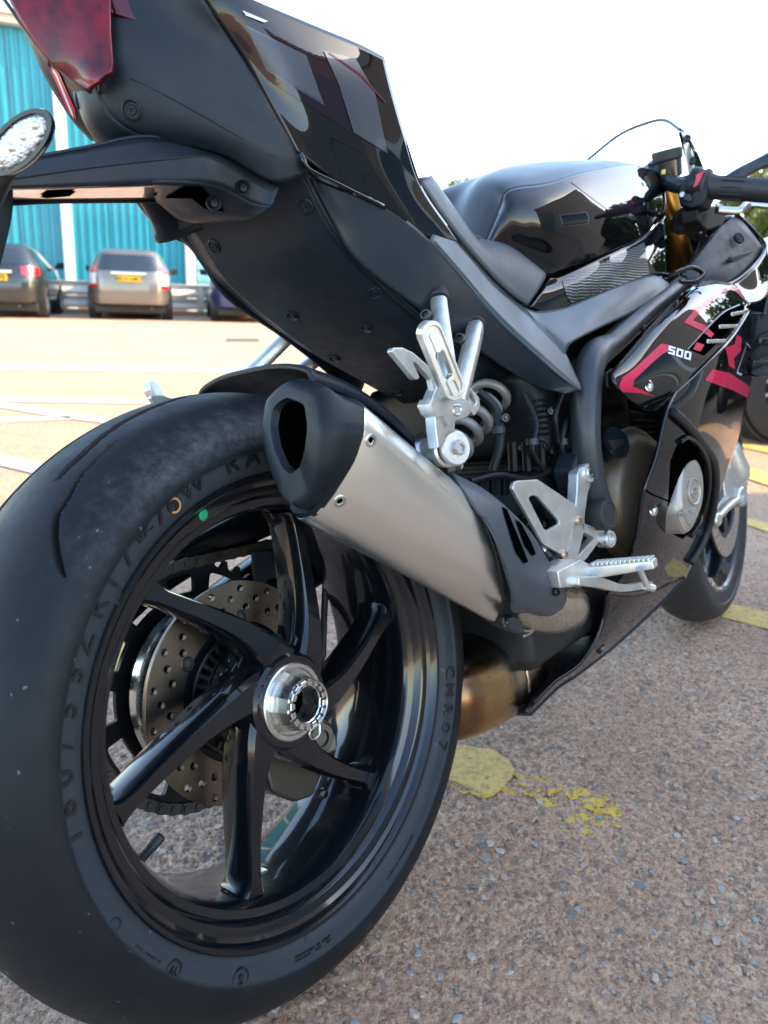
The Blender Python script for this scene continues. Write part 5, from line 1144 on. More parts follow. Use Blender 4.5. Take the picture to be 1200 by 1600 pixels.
# left side: grip, lever, side stand so that the machine stands by itself
l0, l1 = g0*[1, -1, 1], g1*[1, -1, 1]; ld = (l1-l0)/np.linalg.norm(l1-l0)
turned('grip', l0+ld*.018, ld, [(0, .026), (.006, .027), (.010, .021), (.02, .0175), (.125, .0175), (.128, .015)], soft_rubber, hb, 28)
tube('clutch_lever', [q*[1, -1, 1] for q in pts([(1120, 328, -.265), (1160, 326, -.292), (1200, 321, -.32), (1240, 325, -.35)])], .006, satin_black, hb, 10, 5)
tube('bar_tube', [top_c+np.array([0, .105, .0]), l0-ld*.03, l0+ld*.02], .0125, satin_black, hb, 16, 3)
sx, sy = .47, .11; foot_w = RB.T @ np.array([.42, .36, GROUND+.012])
tube('side_stand', [(sx, sy, .24), foot_w*.5+np.array([sx, sy, .24])*.5+np.array([0, .01, 0]), foot_w], [.014, .012, .010], satin_black, bike, 12, 5)
turned('stand_foot', foot_w, RB.T @ np.array([0, 0, 1.]), [(-.012, .022), (-.006, .026), (.0, .022), (.004, .012)], satin_black, bike, 20)
# ================================================================== setting
def ground_material():
    m, n, l, b = new_mat('worn chipped tarmac')
    tc = n.new('ShaderNodeTexCoord'); vec = tc.outputs['Object']
    def vor(scale, feat='F1'):
        v = n.new('ShaderNodeTexVoronoi'); v.feature = feat; v.inputs['Scale'].default_value = scale; v.inputs['Randomness'].default_value = 1.0
        # ragged cell borders so that no chip is a tidy polygon
        nn = n.new('ShaderNodeTexNoise'); nn.inputs['Scale'].default_value = scale*1.3; nn.inputs['Detail'].default_value = 3; l.new(vec, nn.inputs['Vector'])
        mx = n.new('ShaderNodeVectorMath'); mx.operation = 'MULTIPLY_ADD'; l.new(nn.outputs['Color'], mx.inputs[0]); mx.inputs[1].default_value = (.9/scale,)*3; l.new(vec, mx.inputs[2])
        l.new(mx.outputs[0], v.inputs['Vector']); s_ = n.new('ShaderNodeSeparateColor'); l.new(v.outputs['Color'], s_.inputs[0]); return v.outputs['Distance'], s_.outputs
    def mth(op, a, b_=None, c_=None):
        k = n.new('ShaderNodeMath'); k.operation = op
        for i_, v in enumerate((a, b_, c_)):
            if v is None: continue
            if isinstance(v, (int, float)): k.inputs[i_].default_value = v
            else: l.new(v, k.inputs[i_])
        return k.outputs[0]
    d1, c1 = vor(100); d2, c2 = vor(215); d3, c3 = vor(56)
    fine = noise(n, l, 210, 6, .8, vec); mid = noise(n, l, 110, 5, .75, vec)
    # small grains, each its own tone
    grain = ramp(n, l, c2[0], ((.0, (0.206, 0.109, 0.070)), (.2, (0.592, 0.329, 0.212)), (.5, (0.852, 0.493, 0.330)), (.75, (0.661, 0.421, 0.311)), (.95, (0.920, 0.768, 0.555))))
    sand = ramp(n, l, fine, ((.36, (0.137, 0.073, 0.048)), (.5, (0.769, 0.439, 0.287)), (.62, (0.920, 0.822, 0.575))))
    c = mixcol(n, l, .55, grain, sand)
    # chips of several sizes
    st1 = ramp(n, l, c1[0], ((.0, (0.372, 0.219, 0.156)), (.25, (0.687, 0.416, 0.292)), (.5, (0.343, 0.257, 0.212)), (.7, (0.605, 0.329, 0.227)), (.9, (0.412, 0.322, 0.274))))
    k1 = mth('MULTIPLY', ramp(n, l, d1, ((.34, 1.), (.50, 0.))), ramp(n, l, c1[1], ((.42, 0.), (.48, 1.))))
    c = mixcol(n, l, mth('MULTIPLY', k1, .8), c, st1)
    k3 = mth('MULTIPLY', ramp(n, l, d3, ((.28, 1.), (.40, 0.))), ramp(n, l, c3[2], ((.80, 0.), (.83, 1.))))
    c = mixcol(n, l, mth('MULTIPLY', k3, .85), c, mixcol(n, l, mid, (0.262, 0.208, 0.179), (0.454, 0.356, 0.302)))
    # pits where grains have come out, their shade painted into the colour
    pit = ramp(n, l, mid, ((.30, 1.), (.40, 0.)))
    c = mixcol(n, l, mth('MULTIPLY', pit, .75), c, (0.081, 0.048, 0.036))
    # broad worn, grimy and sandier areas
    w1 = ramp(n, l, noise(n, l, 2.1, 7, .65, vec), ((.44, 0.), (.72, 1.))); c = mixcol(n, l, mth('MULTIPLY', w1, .34), c, (0.301, 0.191, 0.136))
    w3 = ramp(n, l, noise(n, l, .5, 6, .6, vec), ((.40, 0.), (.65, 1.))); c = mixcol(n, l, mth('MULTIPLY', w3, .25), c, (0.631, 0.362, 0.207))
    l.new(c, b.inputs['Base Color']); b.inputs['Roughness'].default_value = .8; b.inputs['Specular IOR Level'].default_value = .3
    h = mth('MULTIPLY_ADD', d1, -.8, mth('MULTIPLY', k1, .5)); h = mth('MULTIPLY_ADD', fine, .9, h); h = mth('MULTIPLY_ADD', mid, 1.6, h); h = mth('MULTIPLY_ADD', k3, .4, h); h = mth('MULTIPLY_ADD', pit, -.7, h)
    l.new(bumpn(n, l, h, 1.0, .006), b.inputs['Normal'])
    return m
gmat = ground_material()
S_ = 400
g = raw('ground', [(-S_, -S_, GROUND-.003), (S_, -S_, GROUND-.003), (S_, S_, GROUND-.003), (-S_, S_, GROUND-.003)], [(0, 1, 2, 3)], gmat, None, smooth=False); tag(g, kind='structure')
# the coarse relief of the surface near the camera
def relief():
    x0, x1, y0, y1, st = -.40, 2.1, -.75, 1.15, .0042
    nx, ny = int((x1-x0)/st), int((y1-y0)/st); r_ = np.random.default_rng(3); H = np.zeros((nx, ny))
    def octave(cell, amp):
        k = max(1, int(cell/st)); a = r_.normal(0, 1, (nx//k+3, ny//k+3)); u = np.arange(nx)/k; v = np.arange(ny)/k
        iu, iv = u.astype(int), v.astype(int); fu, fv = (u-iu)[:, None], (v-iv)[None]
        fu, fv = fu*fu*(3-2*fu), fv*fv*(3-2*fv)
        return amp*((a[iu][:, iv]*(1-fu)+a[iu+1][:, iv]*fu)*(1-fv)+(a[iu][:, iv+1]*(1-fu)+a[iu+1][:, iv+1]*fu)*fv)
    H += octave(.0042, .0007)+octave(.0085, .0009)+octave(.02, .0006)+octave(.12, .0009)
    H = np.where(H < -.0012, H*1.5, H)
    e = np.minimum.reduce([np.arange(nx)[:, None]+0*np.arange(ny)[None], nx-1-np.arange(nx)[:, None]+0*np.arange(ny)[None], np.arange(ny)[None]+0*np.arange(nx)[:, None], ny-1-np.arange(ny)[None]+0*np.arange(nx)[:, None]])
    w = np.clip(e/40, 0, 1); Z = GROUND-.0022+(H+.0014)*w-.0012*(1-w)
    X, Y_ = np.meshgrid(x0+np.arange(nx)*st, y0+np.arange(ny)*st, indexing='ij'); X = X+r_.uniform(-.3, .3, X.shape)*st; Y_ = Y_+r_.uniform(-.3, .3, X.shape)*st
    V = np.stack([X, Y_, Z], -1).reshape(-1, 3); i, j = np.meshgrid(np.arange(nx-1), np.arange(ny-1), indexing='ij'); a = (i*ny+j).ravel()
    F = np.stack([a, a+ny, a+ny+1, a+1], -1)
    me = bpy.data.meshes.new('tarmac_relief'); me.vertices.add(len(V)); me.vertices.foreach_set('co', V.ravel().astype(np.float32)); me.loops.add(F.size); me.loops.foreach_set('vertex_index', F.ravel().astype(np.int32))
    me.polygons.add(len(F)); me.polygons.foreach_set('loop_start', np.arange(0, F.size, 4, dtype=np.int32)); me.update(calc_edges=True); me.shade_smooth()
    link('tarmac_relief', me, gmat, g)
relief()
# loose and half bedded stone chips near the camera
def chips():
    mats = [M('chip slate', (.20, .19, .18), .7, cvar=(120, (.29, .275, .26)), bump=(700, .4, .001)), M('chip pink', (.30, .22, .18), .8, cvar=(160, (.44, .33, .27)), bump=(700, .4, .001)), M('chip pale', (.34, .28, .24), .8, cvar=(200, (.46, .38, .32)), bump=(700, .4, .001)), M('chip dark', (.13, .125, .12), .65)]
    V, F, MI = [], [], []; r_ = np.random.default_rng(11); N = 0
    while N < 3600:
        x, y = r_.uniform(-.35, 2.4), r_.uniform(-.62, 1.3)
        d = math.hypot(x-CAM[0], y-CAM[1])
        if r_.random() > min(1, (1.0/d)**1.6): continue
        big = r_.random()**3; a = .0016+.0060*big; th = r_.uniform(0, 6.28); el = r_.uniform(.55, 1.0); n = r_.integers(5, 8); h = a*r_.uniform(.10, .26)
        base = len(V); rr = r_.uniform(.7, 1.1, n)
        tx, ty = r_.normal(0, .12, 2)
        for lev, k in ((-.0015, 1.12), (h*.75, .95), (h, .6)):
            for i in range(n):
                t = 2*math.pi*i/n; u, v = a*k*rr[i]*math.cos(t), a*k*rr[i]*el*math.sin(t)
                V.append((x+u*math.cos(th)-v*math.sin(th), y+u*math.sin(th)+v*math.cos(th), GROUND+lev+(tx*u+ty*v if lev > 0 else 0)))
        for L_ in range(2):
            for i in range(n): F.append((base+L_*n+i, base+L_*n+(i+1) % n, base+(L_+1)*n+(i+1) % n, base+(L_+1)*n+i))
        F.append(tuple(base+2*n+i for i in range(n)))
        p_ = r_.random(); mi = 0 if (p_ < .40 and big > .03) else (1 if p_ < .68 else (2 if p_ < .84 else 3)); MI += [mi]*(2*n+1); N += 1
    o = raw('stone_chips', V, F, None, None, smooth=False)
    for m in mats: o.data.materials.append(m)
    o.data.polygons.foreach_set('material_index', MI)
    tag(o, 'small slate and pink stone chips bedded in the tarmac around the rear wheel', 'gravel', kind='stuff')
chips()
# painted lines
def paint_mat(name, c1, c2, rough=.6):
    m, n, l, b = new_mat(name); cc_ = mixcol(n, l, noise(n, l, 22, 6, .65), c1, c2); l.new(mixcol(n, l, ramp(n, l, noise(n, l, 70, 8, .85), ((.47, 0.), (.62, .8))), cc_, tuple(v*.42 for v in c1)), b.inputs['Base Color']); b.inputs['Roughness'].default_value = rough
    l.new(bumpn(n, l, noise(n, l, 85, 8, .8), 1.0, .008), b.inputs['Normal']); return m
yellow = paint_mat('worn yellow thermoplastic', (.78, .49, .12), (.90, .62, .22)); white_l = paint_mat('white line paint', (.72, .69, .60), (.60, .55, .46)); bright_y = paint_mat('old yellow paint', (.80, .47, .03), (.90, .58, .08))
def ground_poly(name, L, mat, label, group=None, lift=.004, ragged=0.0, cat='road marking'):
    q = np.array([G(x, y)[:2] for x, y in L]); r_ = random.Random(len(L)*7+int(L[0][0]))
    if ragged:
        out = []
        for i in range(len(q)):
            a_, b_ = q[i], q[(i+1) % len(q)]; n = max(2, int(np.linalg.norm(b_-a_)/.02)); nn = np.array([-(b_-a_)[1], (b_-a_)[0]]); nn /= max(1e-6, np.linalg.norm(nn))
            for k in range(n): out.append(a_+(b_-a_)*k/n+nn*r_.uniform(-ragged, ragged))
        q = np.array(out)
    bm = bmesh.new(); vs = [bm.verts.new((x, y, GROUND+lift)) for x, y in q]; es = [bm.edges.new((vs[i], vs[(i+1) % len(vs)])) for i in range(len(vs))]
    bmesh.ops.triangle_fill(bm, edges=es, use_beauty=True)
    ex = bmesh.ops.extrude_face_region(bm, geom=list(bm.faces)); bmesh.ops.translate(bm, verts=[v for v in ex['geom'] if isinstance(v, bmesh.types.BMVert)], vec=(0, 0, -.003))
    o = finish(bm, name, mat, None, smooth=False); tag(o, label, cat, group); return o
ground_poly('yellow_block', [(640, 1150), (712, 1163), (770, 1172), (800, 1190), (803, 1207), (785, 1228), (770, 1243), (735, 1232), (690, 1212), (640, 1205)], yellow, 'thick worn yellow paint block on the ground behind the rear tyre', ragged=.004, lift=.0013)
def flakes():
    r_ = np.random.default_rng(5)
    from mathutils import noise as nz
    V, F = [], []; cell = .0022
    # blobs of surviving paint, outlined in the picture and laid on the ground
    blobs = [((870, 1232), 30, 10), ((835, 1222), 26, 9), ((855, 1253), 22, 9), ((905, 1240), 22, 9), ((935, 1255), 30, 14), ((950, 1268), 24, 11), ((905, 1278), 26, 10), ((910, 1298), 26, 8), ((830, 1240), 16, 6), ((790, 1232), 20, 9), ((760, 1240), 18, 6), ((735, 1237), 16, 5), ((780, 1222), 14, 8), ((940, 1288), 22, 6), ((815, 1212), 14, 7), ((965, 1290), 10, 4), ((712, 1222), 14, 5)]
    B_ = []
    for (cx, cy), rx, ry in blobs:
        c = G(cx, cy); ex = G(cx+rx, cy)-c; ey = G(cx, cy+ry)-c; B_.append((c[:2], ex[:2], ey[:2]))
    lo = np.min([b_[0] for b_ in B_], 0)-.12; hi = np.max([b_[0] for b_ in B_], 0)+.12
    nx, ny = int((hi[0]-lo[0])/cell), int((hi[1]-lo[1])/cell); idx = {}
    def vid(i, j):
        if (i, j) not in idx:
            x = lo[0]+i*cell+r_.uniform(-.25, .25)*cell; y = lo[1]+j*cell+r_.uniform(-.25, .25)*cell; idx[(i, j)] = len(V); V.append((x, y, GROUND+.0001))
        return idx[(i, j)]
    for i in range(nx):
        for j in range(ny):
            p_ = np.array([lo[0]+(i+.5)*cell, lo[1]+(j+.5)*cell]); f = 0
            for c, ex, ey in B_:
                d = p_-c; mtx = np.array([[ex[0], ey[0]], [ex[1], ey[1]]]); uv = np.linalg.solve(mtx, d); f = max(f, 1.15-math.hypot(*uv))
            if f <= 0: continue
            nv = nz.fractal(Vector((p_[0]*90, p_[1]*90, 3)), .8, 2.2, 5)
            if f+nv*.95 > .36: F.append((vid(i, j), vid(i+1, j), vid(i+1, j+1), vid(i, j+1)))
    o = raw('yellow_paint_flakes', V, F, bright_y, None, smooth=False); tag(o, 'bright yellow flaked remains of a line beside the rear tyre', 'paint flakes', kind='stuff')
flakes()
for nm, L, mt, lb in (
    ('yellow_strip', [(1128, 965), (1140, 945), (1260, 972), (1260, 1000)], yellow, 'yellow line end by the front tyre'),
    ('yellow_strip', [(1155, 816), (1168, 811), (1240, 828), (1240, 846)], yellow, 'yellow strip across the tarmac right of the front wheel'),
    ('yellow_strip', [(1130, 735), (1130, 716), (1260, 762), (1260, 780)], yellow, 'broad sunlit yellow line past the front wheel'),
    ('yellow_strip', [(1140, 688), (1230, 706), (1230, 715), (1140, 695)], yellow, 'thin yellow line near the dark parked car'),
    ('white_line', [(-60, 568), (420, 575), (420, 583), (-60, 577)], white_l, 'pale line crossing the sunlit yard nearest the parked cars'),
    ('white_line', [(-60, 620), (260, 626), (260, 632), (-60, 627)], white_l, 'thin white line across the yard behind the tyre'),
    ('white_line', [(-40, 618), (0, 628), (90, 643), (172, 655), (166, 662), (80, 651), (0, 637), (-40, 630)], white_l, 'slanting white bay line meeting the thin line'),
    ('white_line', [(-40, 655), (110, 651), (110, 656), (-40, 662)], white_l, 'faint short white line left of the tyre'),
    ('white_line', [(-60, 700), (0, 710), (70, 728), (60, 742), (0, 728), (-60, 716)], white_l, 'bold white line running into the tyre on the left')):
    ground_poly(nm, L, mt, lb, 'painted lines on the yard', lift=.004)
ground_poly('yellow_strip', [(-40, 690), (-40, 640), (900, 640), (900, 690)], yellow, 'x') if False else None
ground_poly('yellow_strip', [(150, 1030), (185, 985), (215, 1000), (185, 1080)], yellow, 'yellow patch on the ground seen through the rear sprocket', 'painted lines on the yard')  # flat yellow patch
ground_poly('yellow_strip', [(355, 812), (400, 798), (470, 830), (440, 836)], yellow, 'yellow patch on the ground seen through the top of the rear wheel', 'painted lines on the yard')  # second flat yellow patch, further off
ground_poly('drain_cover', [(355, 529), (405, 529), (405, 534), (352, 534)], M('iron cover', (.12, .10, .09), .6), 'dark iron cover set in the sunlit yard', cat='drain cover')

# ------------------------------------------------------------------ teal warehouse behind the cars
wdir = np.array([math.cos(rad(-25)), math.sin(rad(-25)), 0]); wn_ = np.array([wdir[1], -wdir[0], 0]); wn_ = wn_ if wn_@(CAM-np.array([12.6, 19.6, 0])) > 0 else -wn_
w0 = np.array([12.6, 19.6, GROUND])
def wallS(px, row=440):
    d = ray_world(px, row); t = ((w0-CAM)@wn_)/(d@wn_); q = CAM+d*t; return (q-w0)@wdir
wh = empty('warehouse', tuple(w0)); tag(wh, 'long teal ribbed metal warehouse with white posts behind the parked cars', 'building')
wh.rotation_euler = (0, 0, rad(-25))
# local frame: x along the wall, -y towards the viewer
sgn = -1.0 if (np.array([-wdir[1], wdir[0], 0])@wn_) < 0 else 1.0
EAVE = 6.75
def clad_mat(c1, c2):
    return M('teal cladding', c1, .38, cvar=(1.2, c2), coat=.2, rvar=(3, .32, .5), bump=(9, .05, .004))
teal = clad_mat((.006, .215, .285), (.010, .265, .34)); teal_pale = M('pale teal shutter', (.16, .42, .47), .45, cvar=(2, (.20, .47, .51)))
post_w = M('white post paint', (.74, .76, .76), .45, cvar=(4, (.62, .64, .64)))
cream = M('cream fascia', (.62, .58, .48), .55, cvar=(2, (.52, .48, .40)))
xs = [wallS(-420), wallS(-200), wallS(110), wallS(297)]
def ribbed(name, x0, x1, z0, z1, mat, pitch=.21, deep=.04):
    V, F = [], []; x = x0; prof = []
    while x < x1:
        for u, dd in ((0, 0), (.42, 0), (.52, 1), (.88, 1), (.98, 0)):
            if x+u*pitch <= x1: prof.append((x+u*pitch, sgn*deep*dd))
        x += pitch
    prof.append((x1, 0))
    for z in (z0, z1):
        for a_, b_ in prof: V.append((a_, b_, z))
    n = len(prof); F = [(i, i+1, n+i+1, n+i) for i in range(n-1)]
    o = raw(name, V, F, mat, wh, smooth=False); s_ = o.modifiers.new('shell', 'SOLIDIFY'); s_.thickness = .01; return o
def wbox(name, x0, x1, y0, y1, z0, z1, mat, bev=.01):
    o = block(name, (x0, min(y0, y1), z0), (x1, max(y0, y1), z1), mat, wh, bev); return o
def hshut(name, x0, x1, z0, z1, mat, pitch=.30):
    V, F = [], []; prof = []; z = z0
    while z < z1:
        for u, dd in ((0, 0), (.12, 1), (.55, 1), (.72, 0), (.95, 0)): prof.append((min(z+u*pitch, z1), sgn*.04*dd))
        z += pitch
    for x in (x0, x1):
        for z, d in prof: V.append((x, d, z))
    n = len(prof); F = [(i, i+1, n+i+1, n+i) for i in range(n-1)]
    return raw(name, V, F, mat, wh, smooth=False)
sub = []
for i in range(3):
    a_, b_ = xs[i], xs[i+1]; k = max(1, round((b_-a_)/1.05))
    for j in range(k):
        ribbed('cladding_sheet', a_+(b_-a_)*j/k+.012, a_+(b_-a_)*(j+1)/k-.012, .95 if False else .55, EAVE, teal)
for x in xs: wbox('post', x-.13, x+.13, sgn*.02, sgn*.16, 0, EAVE, post_w)
end = wallS(500)
hshut('roller_shutter', xs[3]+.2, min(end, xs[3]+4.4), .0, 4.6, teal_pale)
if end > xs[3]+4.5: ribbed('cladding_sheet', xs[3]+4.5, end, .55, EAVE, teal)
ribbed('cladding_sheet', xs[3]+.15, min(end, xs[3]+4.4), 4.65, EAVE, teal)
wbox('plinth', xs[0], xs[3], -sgn*.02, sgn*.09, 0, .54, M('brick plinth', (.22, .12, .08), .8, cvar=(6, (.30, .18, .12))))
wbox('fascia', xs[0]-.3, end+.3, -sgn*.3, sgn*.32, EAVE-.02, EAVE+.42, cream)
wbox('gutter', xs[0]-.3, end+.3, sgn*.325, sgn*.46, EAVE+.16, EAVE+.3, post_w)
wbox('end_wall', end, end+.05, 0, -sgn*10, 0, EAVE, teal); wbox('core', xs[0], end, -sgn*.06, -sgn*10, 0, EAVE, M('inner wall', (.2, .2, .2), .8))
rf = raw('roof', [(xs[0]-.3, sgn*.3, EAVE+.42), (end+.3, sgn*.3, EAVE+.42), (end+.3, -sgn*5, EAVE+1.5), (xs[0]-.3, -sgn*5, EAVE+1.5), (end+.3, -sgn*10.3, EAVE+.42), (xs[0]-.3, -sgn*10.3, EAVE+.42)], [(0, 1, 2, 3), (3, 2, 4, 5)], M('grey roof', (.3, .3, .3), .6), wh)
# white crash barrier in front
bar_e = empty('crash_barrier', tuple(w0+wn_*1.6), (0, 0, rad(-25))); tag(bar_e, 'white double rail crash barrier running along the teal warehouse', 'barrier')
def wbeam(z0, z1, x0, x1):
    zs = np.linspace(z0, z1, 9); pr_ = [(z, sgn*.045*math.sin((z-z0)/(z1-z0)*2*math.pi*1.0+.6)) for z in zs]
    V = [(x, d, z) for x in (x0, x1) for z, d in pr_]; n = len(pr_)
    o = raw('rail', V, [(i, i+1, n+i+1, n+i) for i in range(n-1)], M('rail white', (.62, .61, .54), .5, cvar=(3, (.5, .48, .42))), bar_e); s_ = o.modifiers.new('shell', 'SOLIDIFY'); s_.thickness = .012
for z0, z1 in ((.16, .44), (.47, .80)): wbeam(z0, z1, xs[0], end)
x = xs[0]
while x < end:
    block('rail_post', (x-.06, min(0, -sgn*.05)-.07, 0), (x+.06, max(0, -sgn*.05)+.02, .70), cream, bar_e, .01); x += 2.1
kb = empty('kerb', tuple(w0+wn_*1.9), (0, 0, rad(-25))); kb['kind'] = 'structure'
block('kerb_stone', (xs[0], -.08, 0), (end, .08, .12), M('kerb concrete', (.28, .21, .16), .85), kb, .01)

# ------------------------------------------------------------------ workshop to the right, out of the picture, that shades the motorcycle
sh_e = empty('workshop', (5.2, -1.6, GROUND)); tag(sh_e, 'tall grey brown workshop standing right of the motorcycle and shading it', 'building')
ang = math.atan2(-.79, -.61); sh_e.rotation_euler = (0, 0, ang)      # local x runs along the wall away from the corner
brick = M('brown brick', (.30, .23, .185), .85, cvar=(3, (.38, .30, .245)), bump=(40, .3, .01))
dirn = 1.0                                                           # local +y points away from the motorcycle
nl_ = np.array([-math.sin(ang), math.cos(ang)]); dirn = 1.0 if nl_@np.array([.79, -.61]) > 0 else -1.0
def sbox(name, x0, x1, y0, y1, z0, z1, mat, bev=.01): return block(name, (x0, min(y0*dirn, y1*dirn), z0), (x1, max(y0*dirn, y1*dirn), z1), mat, sh_e, bev)
sbox('wall', 0, 6.2, 0, 7, 0, 4.1, brick); sbox('parapet', -.1, 6.3, -.1, 7.1, 4.1, 4.35, M('coping', (.35, .34, .32), .7))
for x in (.7, ): 
    sbox('window_frame', x, x+1.8, -.04, .0, 1.1, 2.5, post_w); sbox('pane', x+.08, x+1.72, -.05, -.045, 1.18, 2.42, M('dark pane', (.02, .03, .035), .08, coat=1.))
sbox('door', 3.0, 5.8, -.05, -.0, 0, 3.0, M('grey sectional door', (.16, .17, .18), .5))
for k in range(5): sbox('door_rib', 3.0, 5.8, -.075, -.05, .1+.55*k, .14+.55*k, M('door rib', (.2, .21, .22), .5))

# ------------------------------------------------------------------ cars
tyre_car = M('car tyre', (.022, .022, .023), .8); alloy = M('alloy wheel', (.5, .5, .5), .3, metal=.9); glass = M('car glass', (.012, .016, .018), .05, coat=1.0, coat_rough=.02, spec=.8)
red_l = M('red lamp', (.55, .01, .015), .15, coat=1.0); clear_l = M('clear lamp', (.75, .74, .72), .15, coat=1.0); plate_y = M('yellow plate', (.85, .55, .02), .4); black_tr = M('black trim', (.02, .02, .021), .5)
def car(name, label, loc, yaw, L, W, H, paint, levels, rear_lamps, plate_text, nlp=72, ex=5.5, spokes=10, group='cars parked on the yard', estate=True):
    root = empty(name, (loc[0], loc[1], GROUND), (0, 0, yaw)); tag(root, label, 'car', group)
    loops = []
    for z, xr, xf, hw in levels:
        lp = []
        for k in range(nlp):
            t = 2*math.pi*k/nlp; c_, s_ = math.cos(t), math.sin(t); px = math.copysign(abs(c_)**(2/ex), c_); py = math.copysign(abs(s_)**(2/ex), s_)
            xc, a_ = (xr+xf)/2, (xf-xr)/2; lp.append(np.array([xc+a_*px, hw*py*(1-.045*abs(px)**4), z]))
        loops.append(lp)
    body = loft('body', loops, paint, root, angle=35)
    zs = [q[0] for q in levels]; Lp = np.array(loops)
    def at_z(z, k):
        return np.array([np.interp(z, zs, Lp[:, k % nlp, i]) for i in range(3)])
    def band(nm, z0, z1, ks, mat, off=.006, rows=4):
        V, F = [], []; cen_ = np.array([0, 0, 0])
        for r in range(rows+1):
            z = z0+(z1-z0)*r/rows
            for k in ks:
                q = at_z(z, k); tng = at_z(z, k+1)-at_z(z, k-1); upv = at_z(min(z+.03, zs[-1]), k)-at_z(max(z-.03, zs[0]), k); n = np.cross(tng, upv); n /= max(np.linalg.norm(n), 1e-6); V.append(q+n*off)
        m = len(ks); F = [(r*m+i, r*m+i+1, (r+1)*m+i+1, (r+1)*m+i) for r in range(rows) for i in range(m-1)]
        return raw(nm, V, F, mat, root)
    half, q4 = nlp//2, nlp//4
    idx_of = lambda f: [k for k in range(nlp) if f(Lp[4, k])]
    rear_ks = [k for k in range(half-q4+1, half+q4) if abs(Lp[4, k][1]) < W/2*.80 and Lp[4, k][0] < 0]
    band('rear_window', zs[4]+.07, zs[-3]-.02, rear_ks, glass)
    front_ks = [k % nlp for k in range(-q4+1, q4) if abs(Lp[4, k % nlp][1]) < W/2*.80]
    band('windscreen', zs[5]+.02, zs[-3]-.02, front_ks, glass)
    for s in (1, -1):
        ks = [k for k in (range(1, half) if s > 0 else range(half+1, nlp)) if abs(Lp[4, k][1]) > W/2*.90]
        n3 = len(ks)
        for a_, b_ in ((0, n3*.48), (n3*.48, n3)):
            kk = ks[int(a_)+(1 if a_ else 0):int(b_)]
            if len(kk) > 2: band('side_window', zs[4]+.05, zs[-3]-.03, kk, glass)
    for s in (1, -1):
        for z0, z1, mat, w0_, w1_ in rear_lamps:
            kk = [k for k in range(half-q4, half+q4) if (Lp[3, k][1]*s) > W/2*w0_ and (Lp[3, k][1]*s) <= W/2*w1_ and Lp[3, k][0] < levels[3][1]+.45]
            if len(kk) > 1: band('tail_light', z0, z1, kk, mat, .012, 3)
    band('rear_bumper', .36, .56, [k for k in range(half-q4+3, half+q4-2)], paint, .035, 4)
    band('bumper_trim', .30, .36, [k for k in range(half-q4+3, half+q4-2)], black_tr, .030, 2)
    xr = levels[2][1]
    block('number_plate', (xr-.05, -.26, plate_text[1]), (xr+.0, .26, plate_text[1]+.115), plate_y, root, .004)
    me = text_mesh(plate_text[0], .11, .003, .001); 
    for v in me.vertices: v.co = Vector((xr-.053, -v.co.x, plate_text[1]+.057+v.co.y))
    link('plate_lettering', me, black_tr, root)
    block('tailgate_handle', (xr-.045, -.36, plate_text[1]+.14), (xr+.0, .36, plate_text[1]+.20), bright_alu, root, .008)
    band('third_brake_light', zs[-3]-.015, zs[-3]+.02, [k for k in rear_ks if abs(Lp[4, k][1]) < .28], red_l, .02, 2)
    R = .325
    for fx in (levels[3][2]-.86, levels[3][1]+.78):
        for s in (1, -1):
            cy = s*(W/2-.10)
            w_ = lathe('wheel', [(-.1, .20), (-.105, .29), (-.09, R-.01), (-.06, R), (.06, R), (.09, R-.01), (.105, .29), (.1, .20)], tyre_car, root, 40, fx, R); 
            for v in w_.data.vertices: v.co.y += cy
            r_ = lathe('wheel_rim', [(-.098, .205), (-.10, .215), (-.085, .22), (-.03, .20), (.03, .20), (.085, .22), (.10, .215), (.098, .205)], alloy, root, 40, fx, R)
            for v in r_.data.vertices: v.co.y += cy
            turned('wheel_back', (fx, cy, R), (0, s, 0), [(-.05, .2), (.0, .2), (.01, .19)], black_tr, root, 30)
            for k in range(spokes):
                a = 2*math.pi*k/spokes+.1; d = np.array([math.cos(a), 0, math.sin(a)]); c_ = np.array([fx, cy+s*.085, R])
                bar('wheel_spoke', c_+d*.03, c_+d*.205-np.array([0, s*.01, 0]), (.02, .02), (.026, .018), alloy, root, up=(0, 1, 0), bev=.003)
            turned('wheel_hub', (fx, cy+s*.08, R), (0, s, 0), [(0, .045), (.02, .045), (.026, .03)], alloy, root, 20)
            turned('wheel_arch', (fx, s*(W/2-.035), R+.02), (0, s, 0), [(-.2, .36), (.028, .36), (.03, .355), (.012, .34), (-.18, .33)], black_tr, root, 36)
    for s in (1, -1):
        prism('door_mirror', [(levels[5][2]-.1 if False else .55, s*(W/2-.03), zs[4]+.06), (.75, s*(W/2-.03), zs[4]+.05), (.72, s*(W/2+.17), zs[4]+.06), (.62, s*(W/2+.19), zs[4]+.2), (.56, s*(W/2+.05), zs[4]+.2)], (-.12, 0, .0), paint, root, .02)
    block('underbody', (levels[0][1]+.2, -W/2+.15, .14), (levels[0][2]-.2, W/2-.15, .32), black_tr, root, .02)
    tube('exhaust_tip', [(xr+.3, -.45, .25), (xr+.02, -.45, .25)], .03, dark_steel, root, 12, 1)
    return root
def carpaint(n, c, m=.6): return M(n, c, .35, metal=m, coat=1.0, coat_rough=.04)
def depth_pt(px, depth):
    d = ray_world(px, 470); q = CAM+d*(depth/1.0); return q
CY = rad(55); hd = np.array([math.cos(CY), math.sin(CY), 0])
